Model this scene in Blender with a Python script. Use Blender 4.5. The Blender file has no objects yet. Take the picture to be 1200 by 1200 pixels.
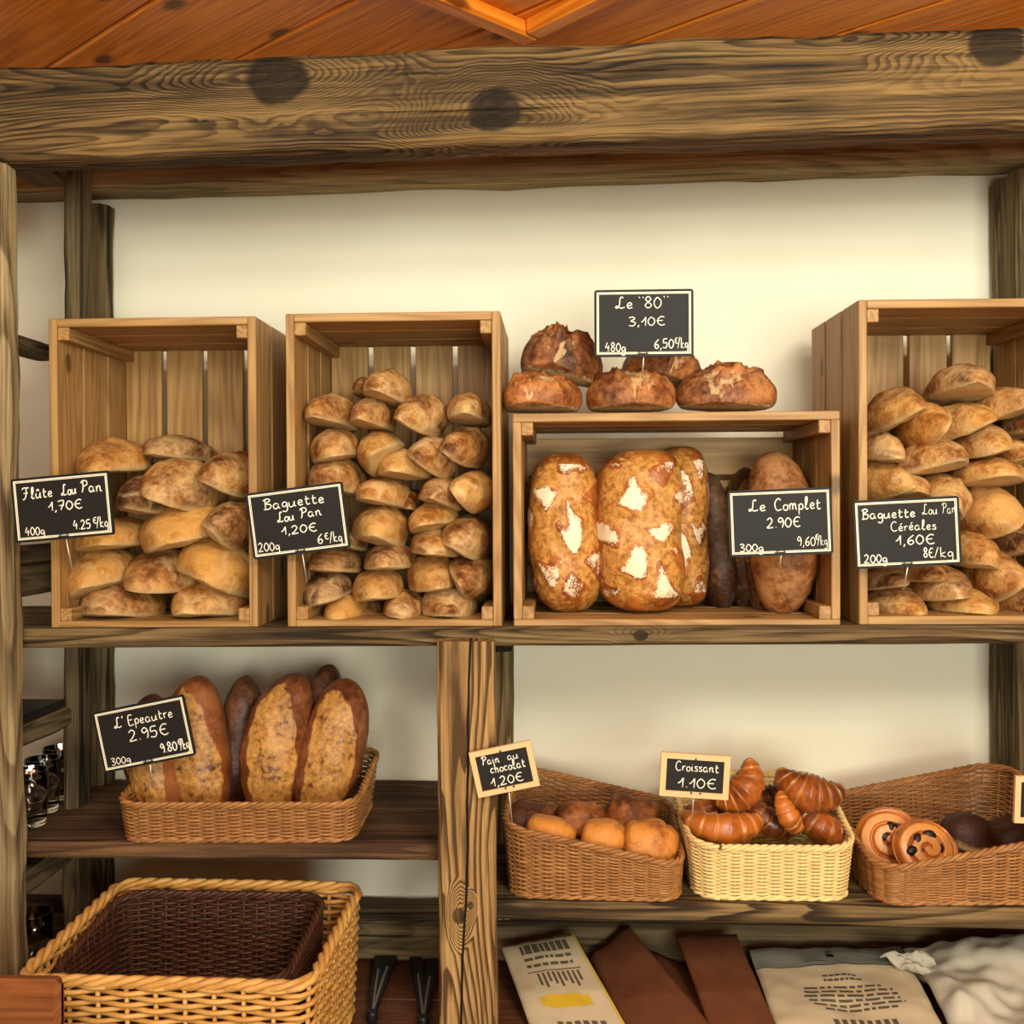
import bpy, math, random
from mathutils import Vector, Matrix, noise as mnoise
PI = math.pi
rng = random.Random(7)
C = bpy.context.scene.collection
# ------------------------------------------------------------------ camera, world, lights, exposure
scene = bpy.context.scene
CAM = Vector((0, 0, 1.5)); FPX = 1200.0
YAW, PITCH, ROLL = math.radians(2.6), math.radians(-0.5), math.radians(-0.3)
RC = Matrix.Rotation(YAW, 3, 'Z') @ Matrix.Rotation(PI/2 + PITCH, 3, 'X') @ Matrix.Rotation(ROLL, 3, 'Z')
cd = bpy.data.cameras.new('camera'); cam = bpy.data.objects.new('camera', cd); C.objects.link(cam)
cd.sensor_width = 36; cd.lens = 36 * FPX / 1200; cd.clip_start = .02
cam.matrix_world = Matrix.Translation(CAM) @ RC.to_4x4()
scene.camera = cam
w = bpy.data.worlds.new('world'); scene.world = w; w.use_nodes = True
w.node_tree.nodes['Background'].inputs[0].default_value = (.95, .95, .85, 1)
w.node_tree.nodes['Background'].inputs[1].default_value = .06
def bulb(name, loc, radius, power, col):
    l = bpy.data.lights.new(name, 'POINT'); l.energy = power; l.color = col; l.shadow_soft_size = radius
    o = bpy.data.objects.new(name, l); C.objects.link(o); o.location = loc; return o
def area_light(name, loc, target, sx, sy, power, col):
    l = bpy.data.lights.new(name, 'AREA'); l.shape = 'RECTANGLE'; l.size = sx; l.size_y = sy; l.energy = power; l.color = col
    o = bpy.data.objects.new(name, l); C.objects.link(o); o.location = loc
    o.rotation_euler = (Vector(target) - Vector(loc)).to_track_quat('-Z', 'Y').to_euler(); return o
LC = (.95, 1.0, .86)
area_light('frontal_fill', (.9, -2.45, 1.35), (.1, 1.7, 1.5), 1.8, 1.1, 46, LC)  # added soft fill from behind the camera; no window is built there
area_light('overhead_strip_fill', (.25, .80, 2.13), (.25, 1.62, 1.42), 2.0, .08, 2.2, LC)  # unseen strip added to light crate fronts from above and leave interiors darker
bulb('pendant_bulb', (.62, -.15, 2.06), .2, 30, LC)
bulb('counter_bulb', (-.75, -.45, 2.06), .2, 13, LC)
scene.view_settings.view_transform = 'Standard'; scene.view_settings.look = 'None'
scene.view_settings.gamma = 1; scene.view_settings.exposure = 1.22
scene.view_settings.use_curve_mapping = False

def P(u, v, Y):
    d = RC @ Vector(((u-600)/FPX, -(v-600)/FPX, -1))
    return CAM + d * (Y / d.y)
def PZ(u, v, Z):
    d = RC @ Vector(((u-600)/FPX, -(v-600)/FPX, -1))
    return CAM + d * ((Z - CAM.z) / d.z)
def px(Y): return Y / FPX                     # metres per pixel at that distance

# ------------------------------------------------------------------ helpers
def srgb(r, g, b):
    f = lambda c: (c/255/12.92) if c/255 <= .04045 else ((c/255+.055)/1.055)**2.4
    return (f(r), f(g), f(b), 1)
def N3(p, s=1.0): return mnoise.noise(Vector(p) * s)
class MB:
    def __init__(s): s.v = []; s.f = []; s.g = []; s.m = []
    def add(s, vs, fs, gs=None, ms=None):
        n = len(s.v); s.v += [tuple(p) for p in vs]; s.f += [tuple(i+n for i in f) for f in fs]
        s.g += [tuple(g) for g in gs] if gs is not None else [tuple(p) for p in vs]
        s.m += list(ms) if ms is not None else [0.0]*len(vs)
    def loft(s, rings, gr=None, closed=False, caps=True, mr=None):
        n = len(rings[0]); k = len(rings); vs = [p for r in rings for p in r]
        gs = [g for r in gr for g in r] if gr else None
        ms = [m for r in mr for m in r] if mr else None
        fs = []
        for i in range(k if closed else k-1):
            a = i*n; b = ((i+1) % k)*n
            for j in range(n):
                j2 = (j+1) % n
                fs.append((a+j, a+j2, b+j2, b+j))
        if caps and not closed:
            fs.append(tuple(range(n-1, -1, -1))); fs.append(tuple((k-1)*n + j for j in range(n)))
        s.add(vs, fs, gs, ms)
    def board(s, lo, hi, axis, ch=.0015):
        """chamfered board, grain along axis"""
        o = [0, 1, 2]; o.remove(axis); b, c = o
        L0, L1 = lo[axis], hi[axis]; off = Vector((rng.uniform(0, 50), rng.uniform(0, 9), rng.uniform(0, 9)))
        rings = []; gr = []
        for t, ins in ((L0, ch), (L0+ch, 0), (L1-ch, 0), (L1, ch)):
            b0, b1, c0, c1 = lo[b]+ins, hi[b]-ins, lo[c]+ins, hi[c]-ins; k = ch
            pts = [(b0+k, c0), (b1-k, c0), (b1, c0+k), (b1, c1-k), (b1-k, c1), (b0+k, c1), (b0, c1-k), (b0, c0+k)]
            r = []; g = []
            for q in pts:
                p = [0, 0, 0]; p[axis] = t; p[b] = q[0]; p[c] = q[1]; r.append(p)
                g.append((t+off.x, q[0]+off.y, q[1]+off.z))
            rings.append(r); gr.append(g)
        s.loft(rings, gr)
    def tube(s, pts, rad, n=6, closed=False, flat=None):
        k = len(pts); P_ = [Vector(p) for p in pts]; rings = []
        up = Vector((0, 0, 1)); N = None
        for i in range(k):
            t = (P_[(i+1) % k] - P_[(i-1) % k]) if closed else (P_[min(i+1, k-1)] - P_[max(i-1, 0)])
            if t.length < 1e-9: t = Vector((0, 1, 0))
            t.normalize()
            if N is None:
                N = t.cross(up if abs(t.z) < .9 else Vector((1, 0, 0))).normalized()
            else:
                N = (N - t*N.dot(t));
                N = N.normalized() if N.length > 1e-6 else t.orthogonal().normalized()
            B = t.cross(N); r = rad[i] if hasattr(rad, '__len__') else rad
            ring = []
            for j in range(n):
                a = 2*PI*j/n; q = (N*math.cos(a) + B*math.sin(a))*r
                if flat: q = Vector((q.x, q.y*flat, q.z))
                ring.append(P_[i]+q)
            rings.append(ring)
        L = 0; gr = []
        ox = len(s.v)*.0137
        for i in range(k):
            if i: L += (P_[i]-P_[i-1]).length
            gr.append([(L+ox, j*.002, ox) for j in range(n)])
        s.loft(rings, gr, closed)
    def lathe(s, prof, n=24, c=(0, 0, 0)):
        rings = [[(c[0]+r*math.cos(2*PI*j/n), c[1]+r*math.sin(2*PI*j/n), c[2]+z) for j in range(n)] for r, z in prof]
        s.loft(rings)
    def build(s, name, mat, parent=None, smooth=False, loc=None):
        me = bpy.data.meshes.new(name); me.from_pydata(s.v, [], s.f)
        a = me.attributes.new('gc', 'FLOAT_VECTOR', 'POINT'); a.data.foreach_set('vector', [c for g in s.g for c in g])
        if any(s.m):
            a = me.attributes.new('mask', 'FLOAT', 'POINT'); a.data.foreach_set('value', s.m)
        me.materials.append(mat)
        if smooth: me.polygons.foreach_set('use_smooth', [True]*len(me.polygons))
        me.update()
        o = bpy.data.objects.new(name, me); C.objects.link(o)
        if parent: o.parent = parent
        if loc is not None: o.location = loc
        return o
def empty(name, loc=(0, 0, 0), rot=(0, 0, 0)):
    o = bpy.data.objects.new(name, None); o.empty_display_size = .05; C.objects.link(o); o.location = loc; o.rotation_euler = rot
    return o
def tag(o, label, cat, group=None):
    o['label'] = label; o['category'] = cat
    if group: o['group'] = group
    return o
def struct(o): o['kind'] = 'structure'; return o

# ------------------------------------------------------------------ materials
class NT:
    def __init__(s, name, rough=.6, spec=.3):
        s.mat = bpy.data.materials.new(name); s.mat.use_nodes = True; s.t = s.mat.node_tree
        s.b = s.t.nodes['Principled BSDF']; s.b.inputs['Roughness'].default_value = rough
        s.b.inputs['Specular IOR Level'].default_value = spec
    def n(s, typ, **kw):
        x = s.t.nodes.new(typ)
        for k, v in kw.items(): setattr(x, k, v)
        return x
    def link(s, a, b): s.t.links.new(a, b)
    def set(s, inp, v):
        if hasattr(v, 'is_output') or isinstance(v, bpy.types.NodeSocket): s.link(v, inp)
        else: inp.default_value = v
    def attr(s, name='gc', typ='GEOMETRY', out='Vector'):
        x = s.n('ShaderNodeAttribute', attribute_name=name, attribute_type=typ); return x.outputs[out]
    def vscale(s, v, sc, off=None):
        m = s.n('ShaderNodeMapping'); s.link(v, m.inputs[0]); m.inputs['Scale'].default_value = sc
        if off is not None: m.inputs['Location'].default_value = off
        return m.outputs[0]
    def noise(s, v, scale=1, detail=3, rough=.5, dist=0):
        x = s.n('ShaderNodeTexNoise'); s.link(v, x.inputs['Vector']); x.inputs['Scale'].default_value = scale
        x.inputs['Detail'].default_value = detail; x.inputs['Roughness'].default_value = rough; x.inputs['Distortion'].default_value = dist
        return x.outputs[0]
    def math(s, op, a, b=0.0, c=0.0, clamp=False):
        x = s.n('ShaderNodeMath', operation=op, use_clamp=clamp)
        s.set(x.inputs[0], a); s.set(x.inputs[1], b); s.set(x.inputs[2], c); return x.outputs[0]
    def ramp(s, f, stops):
        x = s.n('ShaderNodeValToRGB'); s.link(f, x.inputs[0]); e = x.color_ramp.elements
        while len(e) < len(stops): e.new(.5)
        for i, (p, c) in enumerate(stops):
            e[i].position = p; e[i].color = c if len(c) == 4 else (*c, 1)
        return x.outputs[0]
    def rampv(s, f, a, b, va=0, vb=1):
        x = s.n('ShaderNodeMapRange', interpolation_type='SMOOTHSTEP'); s.link(f, x.inputs[0])
        x.inputs[1].default_value = a; x.inputs[2].default_value = b; x.inputs[3].default_value = va; x.inputs[4].default_value = vb
        return x.outputs[0]
    def mix(s, f, a, b, blend='MIX'):
        x = s.n('ShaderNodeMix', data_type='RGBA', blend_type=blend)
        s.set(x.inputs[0], f); s.set(x.inputs[6], a); s.set(x.inputs[7], b); return x.outputs[2]
    def color(s, c): s.set(s.b.inputs['Base Color'], c)
    def bump(s, h, strength=.3, dist=.002):
        x = s.n('ShaderNodeBump'); x.inputs['Strength'].default_value = strength; x.inputs['Distance'].default_value = dist
        s.link(h, x.inputs['Height']); s.link(x.outputs[0], s.b.inputs['Normal'])
    def sep(s, v):
        x = s.n('ShaderNodeSeparateXYZ'); s.link(v, x.inputs[0]); return x.outputs
def plain(name, c, rough=.6, spec=.3, metal=0):
    m = NT(name, rough, spec); m.color(c); m.b.inputs['Metallic'].default_value = metal; return m.mat

def old_wood(name, light, mid, dark, knots=(), crack=None, ring=9, con=.8, rough=.8, bstr=.6):
    m = NT(name, rough, .2); g = m.attr()
    base = m.math('ADD', m.noise(m.vscale(g, (.6, 6.5, 6.5)), 1, 2, .5, .15), m.math('MULTIPLY', m.noise(m.vscale(g, (5, 40, 40)), 1, 2), .022))
    xs = m.sep(g)
    kn = None; kd = None
    for (a, z, r, st) in knots:
        dx0 = m.math('SUBTRACT', xs[0], a); dz = m.math('SUBTRACT', xs[2], z)
        wob = m.math('MULTIPLY', m.math('SUBTRACT', m.noise(m.vscale(g, (14, 20, 20)), 1, 3), .5), r*.7)
        dx = m.math('MULTIPLY', dx0, .42)
        d = m.math('ADD', wob, m.math('SQRT', m.math('ADD', m.math('MULTIPLY', dx, dx), m.math('MULTIPLY', dz, dz))))
        dx = m.math('MULTIPLY', dx0, .85)
        d2 = m.math('ADD', wob, m.math('SQRT', m.math('ADD', m.math('MULTIPLY', dx, dx), m.math('MULTIPLY', dz, dz))))
        infl = m.rampv(d, r*.2, r*2.4, st, 0)
        kn = infl if kn is None else m.math('ADD', kn, infl)
        core = m.rampv(d2, r*.8, r*1.05, 1, 0)
        kd = core if kd is None else m.math('MAXIMUM', kd, core)
    f = base if kn is None else m.math('ADD', base, kn)
    fr = m.math('FRACT', m.math('MULTIPLY', f, ring*4.0))
    line = m.math('MULTIPLY', m.rampv(fr, .30, .88), m.rampv(fr, .90, 1.0, 1, 0))
    patch = m.noise(m.vscale(g, (2.4, 13, 13)), 1, 4, .6)
    fib = m.noise(m.vscale(g, (3, 170, 170)), 1, 3, .7)
    fib2 = m.noise(m.vscale(g, (1.3, 48, 48)), 1, 5, .75)
    lm = m.math('MULTIPLY', line, m.math('MULTIPLY', m.rampv(m.noise(m.vscale(g, (1.7, 9, 9), (4, 2, 7)), 1, 3), .36, .6, .25, 1), con))
    val = m.math('ADD', m.math('MULTIPLY', fib, .34), m.math('ADD', m.math('MULTIPLY', fib2, .58), m.math('MULTIPLY', patch, .30)))
    val = m.math('SUBTRACT', m.math('SUBTRACT', val, .08), m.math('MULTIPLY', lm, .26))
    col = m.ramp(val, [(.37, dark), (.49, mid), (.61, light)])
    col = m.mix(m.math('MULTIPLY', m.rampv(m.noise(m.vscale(g, (1.5, 8, 8), (3, 9, 1)), 1, 4, .65), .42, .62), .55), col, m.mix(1.0, col, (.62, .66, .72, 1), 'MULTIPLY'))
    streak = m.noise(m.vscale(g, (1.3, 34, 34)), 1, 4, .65)
    crk = m.rampv(streak, .385, .33, 0, .88)
    dk = tuple(c*.28 for c in dark[:3]) + (1,)
    col = m.mix(crk, col, dk)
    h = m.math('SUBTRACT', val, crk)
    if kd is not None:
        kc = m.mix(m.rampv(m.noise(m.vscale(g, (30, 50, 50)), 1, 3, .6), .35, .7), dk, dark)
        col = m.mix(m.math('MULTIPLY', kd, .85), col, kc)
    if crack is not None:
        for (z0, sl, wd) in crack:
            wob = m.math('MULTIPLY', m.math('SUBTRACT', m.noise(m.vscale(g, (5, 0, 0)), 1, 3), .5), .02)
            d = m.math('ABSOLUTE', m.math('SUBTRACT', m.math('SUBTRACT', xs[2], z0), m.math('ADD', wob, m.math('MULTIPLY', xs[0], sl))))
            cm = m.rampv(d, wd*.5, wd, 1, 0); col = m.mix(cm, col, (.008, .005, .003, 1)); h = m.math('SUBTRACT', h, m.math('MULTIPLY', cm, 1.5))
    m.color(col); m.bump(h, bstr, .004); return m.mat

def pine(name, light, mid, dark, knotscale=9, rough=.5, spec=.35, kn=.75, kth=.72):
    m = NT(name, rough, spec); g = m.attr()
    f = m.noise(m.vscale(g, (1.0, 14, 14)), 1, 2, .5, .2)
    rings = m.math('MULTIPLY_ADD', m.math('SINE', m.math('MULTIPLY', f, 90)), .5, .5)
    fib = m.noise(m.vscale(g, (4, 160, 160)), 1, 3, .6)
    val = m.math('ADD', m.math('MULTIPLY', rings, .22), m.math('MULTIPLY', fib, .75))
    col = m.ramp(val, [(.2, dark), (.5, mid), (.8, light)])
    xs = m.sep(g); cv = m.n('ShaderNodeCombineXYZ'); m.link(m.math('MULTIPLY', xs[0], .55), cv.inputs[0]); m.link(m.math('ADD', xs[1], xs[2]), cv.inputs[1])
    v = m.n('ShaderNodeTexVoronoi', voronoi_dimensions='2D'); m.link(cv.outputs[0], v.inputs['Vector']); v.inputs['Scale'].default_value = knotscale
    k = m.rampv(m.math('ADD', v.outputs['Distance'], m.math('MULTIPLY', m.noise(g, 60, 2), .05)), .07, .14, kn, 0)
    sc = m.n('ShaderNodeSeparateColor'); m.link(v.outputs['Color'], sc.inputs[0]); k = m.math('MULTIPLY', k, m.math('GREATER_THAN', sc.outputs[0], kth))
    col = m.mix(k, col, tuple(c*.22 for c in dark[:3]) + (1,))
    m.color(col); m.bump(val, .25, .001); return m.mat

M = {}
M['beam'] = old_wood('weathered_beam', srgb(140, 107, 62), srgb(86, 63, 36), srgb(36, 26, 16),
    knots=[(.916, .102, .040, .16), (1.218, .045, .033, .2), (1.90, .114, .036, .16)], ring=16, con=.55)
M['oldgrey'] = old_wood('grey_weathered_timber', srgb(142, 120, 82), srgb(102, 84, 55), srgb(54, 42, 27), ring=8, con=.6)
M['dark'] = old_wood('dark_weathered_timber', srgb(124, 104, 72), srgb(92, 76, 52), srgb(52, 41, 28), ring=7, con=.5)
M['post'] = old_wood('weathered_post_timber', srgb(182, 146, 94), srgb(146, 112, 68), srgb(82, 60, 35), knots=[(.385, .031, .010, .15), (.37, .047, .005, .12)],
    crack=[(.050, -.03, .0022)], ring=12, con=.9)
M['rear'] = old_wood('lightened_weathered_beam', srgb(176, 156, 112), srgb(140, 120, 84), srgb(92, 76, 52), ring=7, con=.4)  # wood tone lightened to make up for lamp light the front beam blocks
M['postleft'] = old_wood('pale_weathered_post', srgb(172, 150, 110), srgb(134, 112, 78), srgb(80, 64, 42), ring=7, con=.5)
M['shelf'] = old_wood('shelf_timber', srgb(134, 110, 72), srgb(92, 72, 45), srgb(48, 36, 23), knots=[(1.43, .016, .009, .1)], ring=9, con=.8)
M['redshelf'] = old_wood('brown_shelf_board', srgb(120, 88, 58), srgb(88, 61, 41), srgb(54, 37, 25), ring=6, con=.5)
M['pine'] = pine('pale_pine', srgb(188, 148, 92), srgb(164, 123, 71), srgb(128, 90, 50))
M['ceil'] = pine('varnished_orange_pine', srgb(236, 144, 44), srgb(214, 118, 28), srgb(170, 84, 18), knotscale=7, rough=.35, spec=.4, kn=.9, kth=.35)
def mk_wall():
    m = NT('cream_plaster', .9, .1); tc = m.n('ShaderNodeTexCoord').outputs['Object']
    n = m.noise(tc, 3, 4); m.color(m.ramp(n, [(.3, srgb(229, 221, 198)), (.7, srgb(236, 229, 208))])); m.bump(m.noise(tc, 40, 3), .08, .002); return m.mat
M['wall'] = mk_wall()
M['roomwall'] = plain('warm_brown_wall', srgb(150, 120, 88), .8, .1)
def mk_floor():
    m = NT('terracotta_floor', .5); tc = m.n('ShaderNodeTexCoord').outputs['Object']
    b = m.n('ShaderNodeTexBrick'); m.link(tc, b.inputs[0]); b.inputs['Scale'].default_value = 3
    b.inputs[1].default_value = srgb(140, 90, 60); b.inputs[2].default_value = srgb(128, 80, 54); b.inputs[3].default_value = srgb(100, 90, 80)
    b.inputs['Mortar Size'].default_value = .01; b.offset = 0; b.inputs['Brick Width'].default_value = 1; b.inputs['Row Height'].default_value = 1
    m.color(b.outputs[0]); return m.mat
M['floor'] = mk_floor()
def wicker(name, a, b, c, rough=.5):
    m = NT(name, rough, .35); g = m.attr()
    n = m.noise(m.vscale(g, (18, 3, 30)), 1, 3); f = m.noise(m.vscale(g, (60, 500, 40)), 1, 2)
    col = m.ramp(m.math('ADD', m.math('MULTIPLY', n, .7), m.math('MULTIPLY', f, .3)), [(.3, c), (.5, b), (.7, a)])
    m.color(col); m.bump(f, .3, .0005); return m.mat
M['wick_brown'] = wicker('brown_wicker', srgb(184, 130, 74), srgb(154, 104, 56), srgb(116, 74, 38))
M['wick_dark'] = wicker('dark_brown_wicker', srgb(96, 58, 38), srgb(74, 43, 28), srgb(52, 30, 20))
M['wick_cream'] = wicker('cream_wicker', srgb(240, 214, 152), srgb(230, 200, 134), srgb(206, 172, 108))
M['wick_tan'] = wicker('honey_wicker', srgb(228, 182, 106), srgb(206, 154, 82), srgb(166, 114, 56), .4)
M['board'] = plain('black_slate_board', srgb(30, 28, 25), .55, .2)
M['chalk'] = plain('white_chalk', srgb(245, 240, 222), .9, .05)
M['border'] = plain('cream_border_paint', srgb(240, 232, 208), .7, .1)
M['signwood'] = plain('pale_sign_wood', srgb(240, 184, 132), .55)
M['steel'] = plain('thin_steel', srgb(220, 212, 200), .35, .5, .6)
M['black'] = plain('black_plastic', srgb(22, 21, 24), .4)
M['greyedge'] = plain('grey_tong_edge', srgb(110, 102, 100), .35, .5)
M['raisin'] = plain('raisin_skin', srgb(34, 20, 16), .4)

def bread(name, gold, brown, dark, pale, rough=.6, flour=.35, spec=.3, bstr=.6, mk=None, pz=(-.40, -.18), fl_col=srgb(214, 190, 144)):
    """crust coloured by noise; gc.z low = pale floured underside; mask = opened crumb or flour"""
    m = NT(name, rough, spec); g = m.attr(); tone = m.attr('tone', 'OBJECT', 'Fac'); seed = m.attr('seed', 'OBJECT', 'Fac')
    co = m.n('ShaderNodeCombineXYZ'); m.link(seed, co.inputs[0]); m.link(seed, co.inputs[1])
    va = m.n('ShaderNodeVectorMath', operation='ADD'); m.link(m.attr('mm'), va.inputs[0]); m.link(co.outputs[0], va.inputs[1])
    p = va.outputs[0]
    n1 = m.noise(p, 26, 4, .6); n2 = m.noise(p, 110, 4, .65); n3 = m.noise(p, 420, 2)
    v = m.math('ADD', m.math('ADD', m.math('MULTIPLY', n1, .7), m.math('MULTIPLY', n2, .3)), m.math('MULTIPLY', m.math('SUBTRACT', tone, .5), .55))
    col = m.ramp(v, [(.32, dark), (.47, brown), (.62, gold)])
    z = m.sep(g)[2]
    pal = m.rampv(m.math('ADD', z, m.math('MULTIPLY', m.math('SUBTRACT', n2, .5), .25)), pz[0], pz[1], 1, 0)
    col = m.mix(m.math('MULTIPLY', pal, .8), col, pale)
    fl = m.rampv(m.math('ADD', m.math('MULTIPLY', n2, .35), m.math('ADD', m.math('MULTIPLY', n1, .35), m.math('MULTIPLY', m.noise(p, 14, 2), .3))), .42, .62, 0, flour)
    fm = m.math('MULTIPLY', fl, m.attr('flour', 'OBJECT', 'Fac'))
    col = m.mix(fm, col, fl_col)
    if mk:
        col = mk(m, col, n1, n2, n3)
    m.color(col)
    m.bump(m.math('ADD', m.math('MULTIPLY', n2, .7), m.math('MULTIPLY', n3, .3)), bstr, .003)
    return m.mat
def mklou(m, col, n1, n2, n3):
    k = m.attr('mask', out='Fac')
    return m.mix(m.math('MULTIPLY', k, .55), col, srgb(232, 206, 156))
M['lou'] = bread('baguette_crust', srgb(204, 148, 72), srgb(156, 97, 40), srgb(84, 47, 21), srgb(200, 172, 120), flour=.6, bstr=1.0, pz=(-.44, -.26), mk=mklou)
def mk80(m, col, n1, n2, n3):
    k = m.attr('mask', out='Fac'); a = m.rampv(m.math('ADD', k, m.math('MULTIPLY', m.math('SUBTRACT', n2, .5), .9)), .5, .85, 0, .6)
    return m.mix(a, col, srgb(210, 178, 130))
M['b80'] = bread('round_loaf_crust', srgb(178, 104, 42), srgb(122, 64, 26), srgb(58, 30, 14), srgb(206, 182, 140), flour=.25, pz=(-.49, -.40), mk=mk80, rough=.5)
def mklat(m, col, n1, n2, n3):
    k = m.attr('mask', out='Fac')
    tan = m.ramp(n2, [(.36, srgb(148, 94, 40)), (.5, srgb(190, 132, 62)), (.64, srgb(208, 150, 78))])
    a = m.rampv(m.math('ADD', k, m.math('MULTIPLY', m.math('SUBTRACT', n2, .5), .35)), .42, .55)
    col = m.mix(a, col, tan)
    q = m.attr('fm', out='Fac')
    f = m.math('MULTIPLY', m.rampv(m.math('ADD', q, m.math('ADD', m.math('MULTIPLY', m.math('SUBTRACT', n2, .5), 1.6), m.math('MULTIPLY', m.math('SUBTRACT', n3, .5), 1.4))), .36, .78), .85)
    return m.mix(f, col, srgb(244, 230, 196))
M['lattice'] = bread('scored_loaf_crust', srgb(184, 108, 42), srgb(146, 78, 30), srgb(98, 46, 18), srgb(190, 130, 70), flour=0, mk=mklat, rough=.42, spec=.4)
def mksp(m, col, n1, n2, n3):
    k = m.attr('mask', out='Fac')
    tan = m.ramp(m.math('ADD', m.math('MULTIPLY', n2, .6), m.math('MULTIPLY', n1, .4)), [(.38, srgb(88, 50, 22)), (.44, srgb(154, 104, 48)), (.60, srgb(200, 146, 76))])
    a = m.rampv(m.math('ADD', k, m.math('MULTIPLY', m.math('SUBTRACT', n2, .5), .3)), .40, .58)
    return m.mix(a, col, tan)
M['spelt'] = bread('spelt_loaf_crust', srgb(150, 84, 40), srgb(112, 58, 28), srgb(66, 32, 16), srgb(130, 76, 40), flour=.2, mk=mksp, rough=.42, spec=.4)
M['complet'] = bread('wholemeal_crust', srgb(166, 100, 46), srgb(118, 66, 30), srgb(62, 33, 17), srgb(190, 150, 100), flour=.4, mk=mksp, rough=.5)
M['brioche'] = bread('pastry_crust', srgb(208, 134, 56), srgb(158, 90, 36), srgb(84, 42, 18), srgb(196, 130, 62), flour=0, rough=.45, spec=.35, bstr=.9)
def mkcr(m, col, n1, n2, n3):
    k = m.attr('mask', out='Fac')
    return m.mix(m.math('MULTIPLY', k, .75), col, srgb(214, 150, 74))
M['croissant'] = bread('croissant_crust', srgb(186, 104, 38), srgb(138, 70, 26), srgb(78, 36, 15), srgb(170, 100, 44), flour=0, rough=.3, spec=.5, bstr=.3, mk=mkcr)

# ------------------------------------------------------------------ the setting
WALLY = 1.82
def slab(name, lo, hi, mat):
    b = MB(); b.board(lo, hi, 0, .001); return struct(b.build(name, mat))
slab('wall_back', (-2.6, WALLY, 0), (2.6, WALLY+.1, 2.6), M['wall'])
slab('wall_left', (-2.7, -2.6, 0), (-2.6, WALLY+.1, 2.6), M['roomwall'])
slab('wall_right', (2.6, -2.6, 0), (2.7, WALLY+.1, 2.6), M['roomwall'])
slab('wall_front', (-2.7, -2.7, 0), (2.7, -2.6, 2.6), M['roomwall'])
slab('floor', (-2.7, -2.7, -.1), (2.7, WALLY+.1, 0), M['floor'])
# ceiling of diagonal varnished planks
CZ = 2.20
b = MB(); pw = .185; R45 = Matrix.Rotation(math.radians(-39), 3, 'Z')
for i in range(-20, 21):
    q = MB(); q.board((-3.6, i*pw+.001, 0), (3.6, (i+1)*pw-.001, .02), 0, .004)
    vs = [(R45 @ Vector(v)) + Vector((.0, 0, CZ)) for v in q.v]
    b.add(vs, q.f, q.g)
struct(b.build('ceiling', M['ceil']))
# square moulding on the ceiling
fr = MB(); a0 = PZ(616, 38, CZ); s2 = .42
R = Matrix.Rotation(math.radians(-40), 3, 'Z')
q = MB()
for lo, hi, ax in (((0, -s2, -.022), (.03, 0, .002), 1), ((.03, -.03, -.022), (s2, 0, .002), 0), ((.03, -s2, -.022), (s2, -s2+.03, .002), 0), ((s2-.03, -s2+.03, -.022), (s2, -.03, .002), 1)):
    q.board(lo, hi, ax, .004)
R2 = Matrix.Rotation(math.radians(-44+ -1), 3, 'Z') @ Matrix.Rotation(math.radians(0), 3, 'Z')
fr.add([(R2 @ Vector(v)) + a0 for v in q.v], q.f, q.g)
struct(fr.build('trim_1', M['ceil']))

# ------------------------------------------------------------------ old timber shelving
def hewn(mb, A, B, n=24, rough=.003, ch=.006, seed=0, k=5):
    """rough-sawn timber from quad A to quad B; quad = [front-low, front-high, back-high, back-low]; gc = along, depth, face height"""
    A = [Vector(p) for p in A]; B = [Vector(p) for p in B]
    H = (A[1]-A[0]).length; D = (A[3]-A[0]).length; L = ((B[0]+B[2])-(A[0]+A[2])).length/2
    cu = ch/H; cv = ch/D
    ring = []
    def side(p, q):
        for i in range(k): t = i/k; ring.append((p[0]+(q[0]-p[0])*t, p[1]+(q[1]-p[1])*t))
    side((cu, 0), (1-cu, 0)); ring.append((1-cu, 0)); side((1, cv), (1, 1-cv)); ring.append((1, 1-cv))
    side((1-cu, 1), (cu, 1)); ring.append((cu, 1)); side((0, 1-cv), (0, cv)); ring.append((0, cv))
    rings = []; gr = []
    for i in range(n+1):
        t = i/n; Q = [A[j].lerp(B[j], t) for j in range(4)]; r = []; g = []
        for (a, d) in ring:
            p = (Q[0]*(1-a)+Q[1]*a)*(1-d) + (Q[3]*(1-a)+Q[2]*a)*d
            cpt = (Q[0]+Q[1]+Q[2]+Q[3])/4
            dr = (p-cpt); e = dr.length or 1
            s = (t*L*7+seed, a*H*14, d*D*14)
            nz = mnoise.noise(Vector(s))*.7 + mnoise.noise(Vector((t*L*22+seed, a*H*40, d*D*40)))*.4
            corner = (1 if min(a, 1-a) < cu*1.5 and min(d, 1-d) < cv*1.5 else .45)
            p = p - dr/e*rough*(.5+nz)*corner*1.3
            r.append(p); g.append((t*L, d*D, a*H))
        rings.append(r); gr.append(g)
    mb.loft(rings, gr)
def hbeam(uA, tA, bA, uB, tB, bB, Y, D, u0=None, u1=None):
    def lin(u, va, vb): return va + (vb-va)*(u-uA)/(uB-uA)
    u0 = uA if u0 is None else u0; u1 = uB if u1 is None else u1
    out = []
    for u in (u0, u1):
        lo = P(u, lin(u, bA, bB), Y); hi = P(u, lin(u, tA, tB), Y); bk = Vector((0, D, 0))
        out.append([lo, hi, hi+bk, lo+bk])
    return out
def vpost(vT, lT, rT, vB, lB, rB, Y, D):
    out = []
    for v, l, r in ((vT, lT, rT), (vB, lB, rB)):
        a = P(l, v, Y); c = P(r, v, Y); z = (a.z+c.z)/2; a.z = c.z = z; bk = Vector((0, D, 0))
        out.append([a, c, c+bk, a+bk])
    return out
shelving = tag(empty('timber_shelving', (0, 1.6, .70)), 'weathered timber shelving frame of posts, beams and boards against the cream wall', 'shelving')
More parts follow.
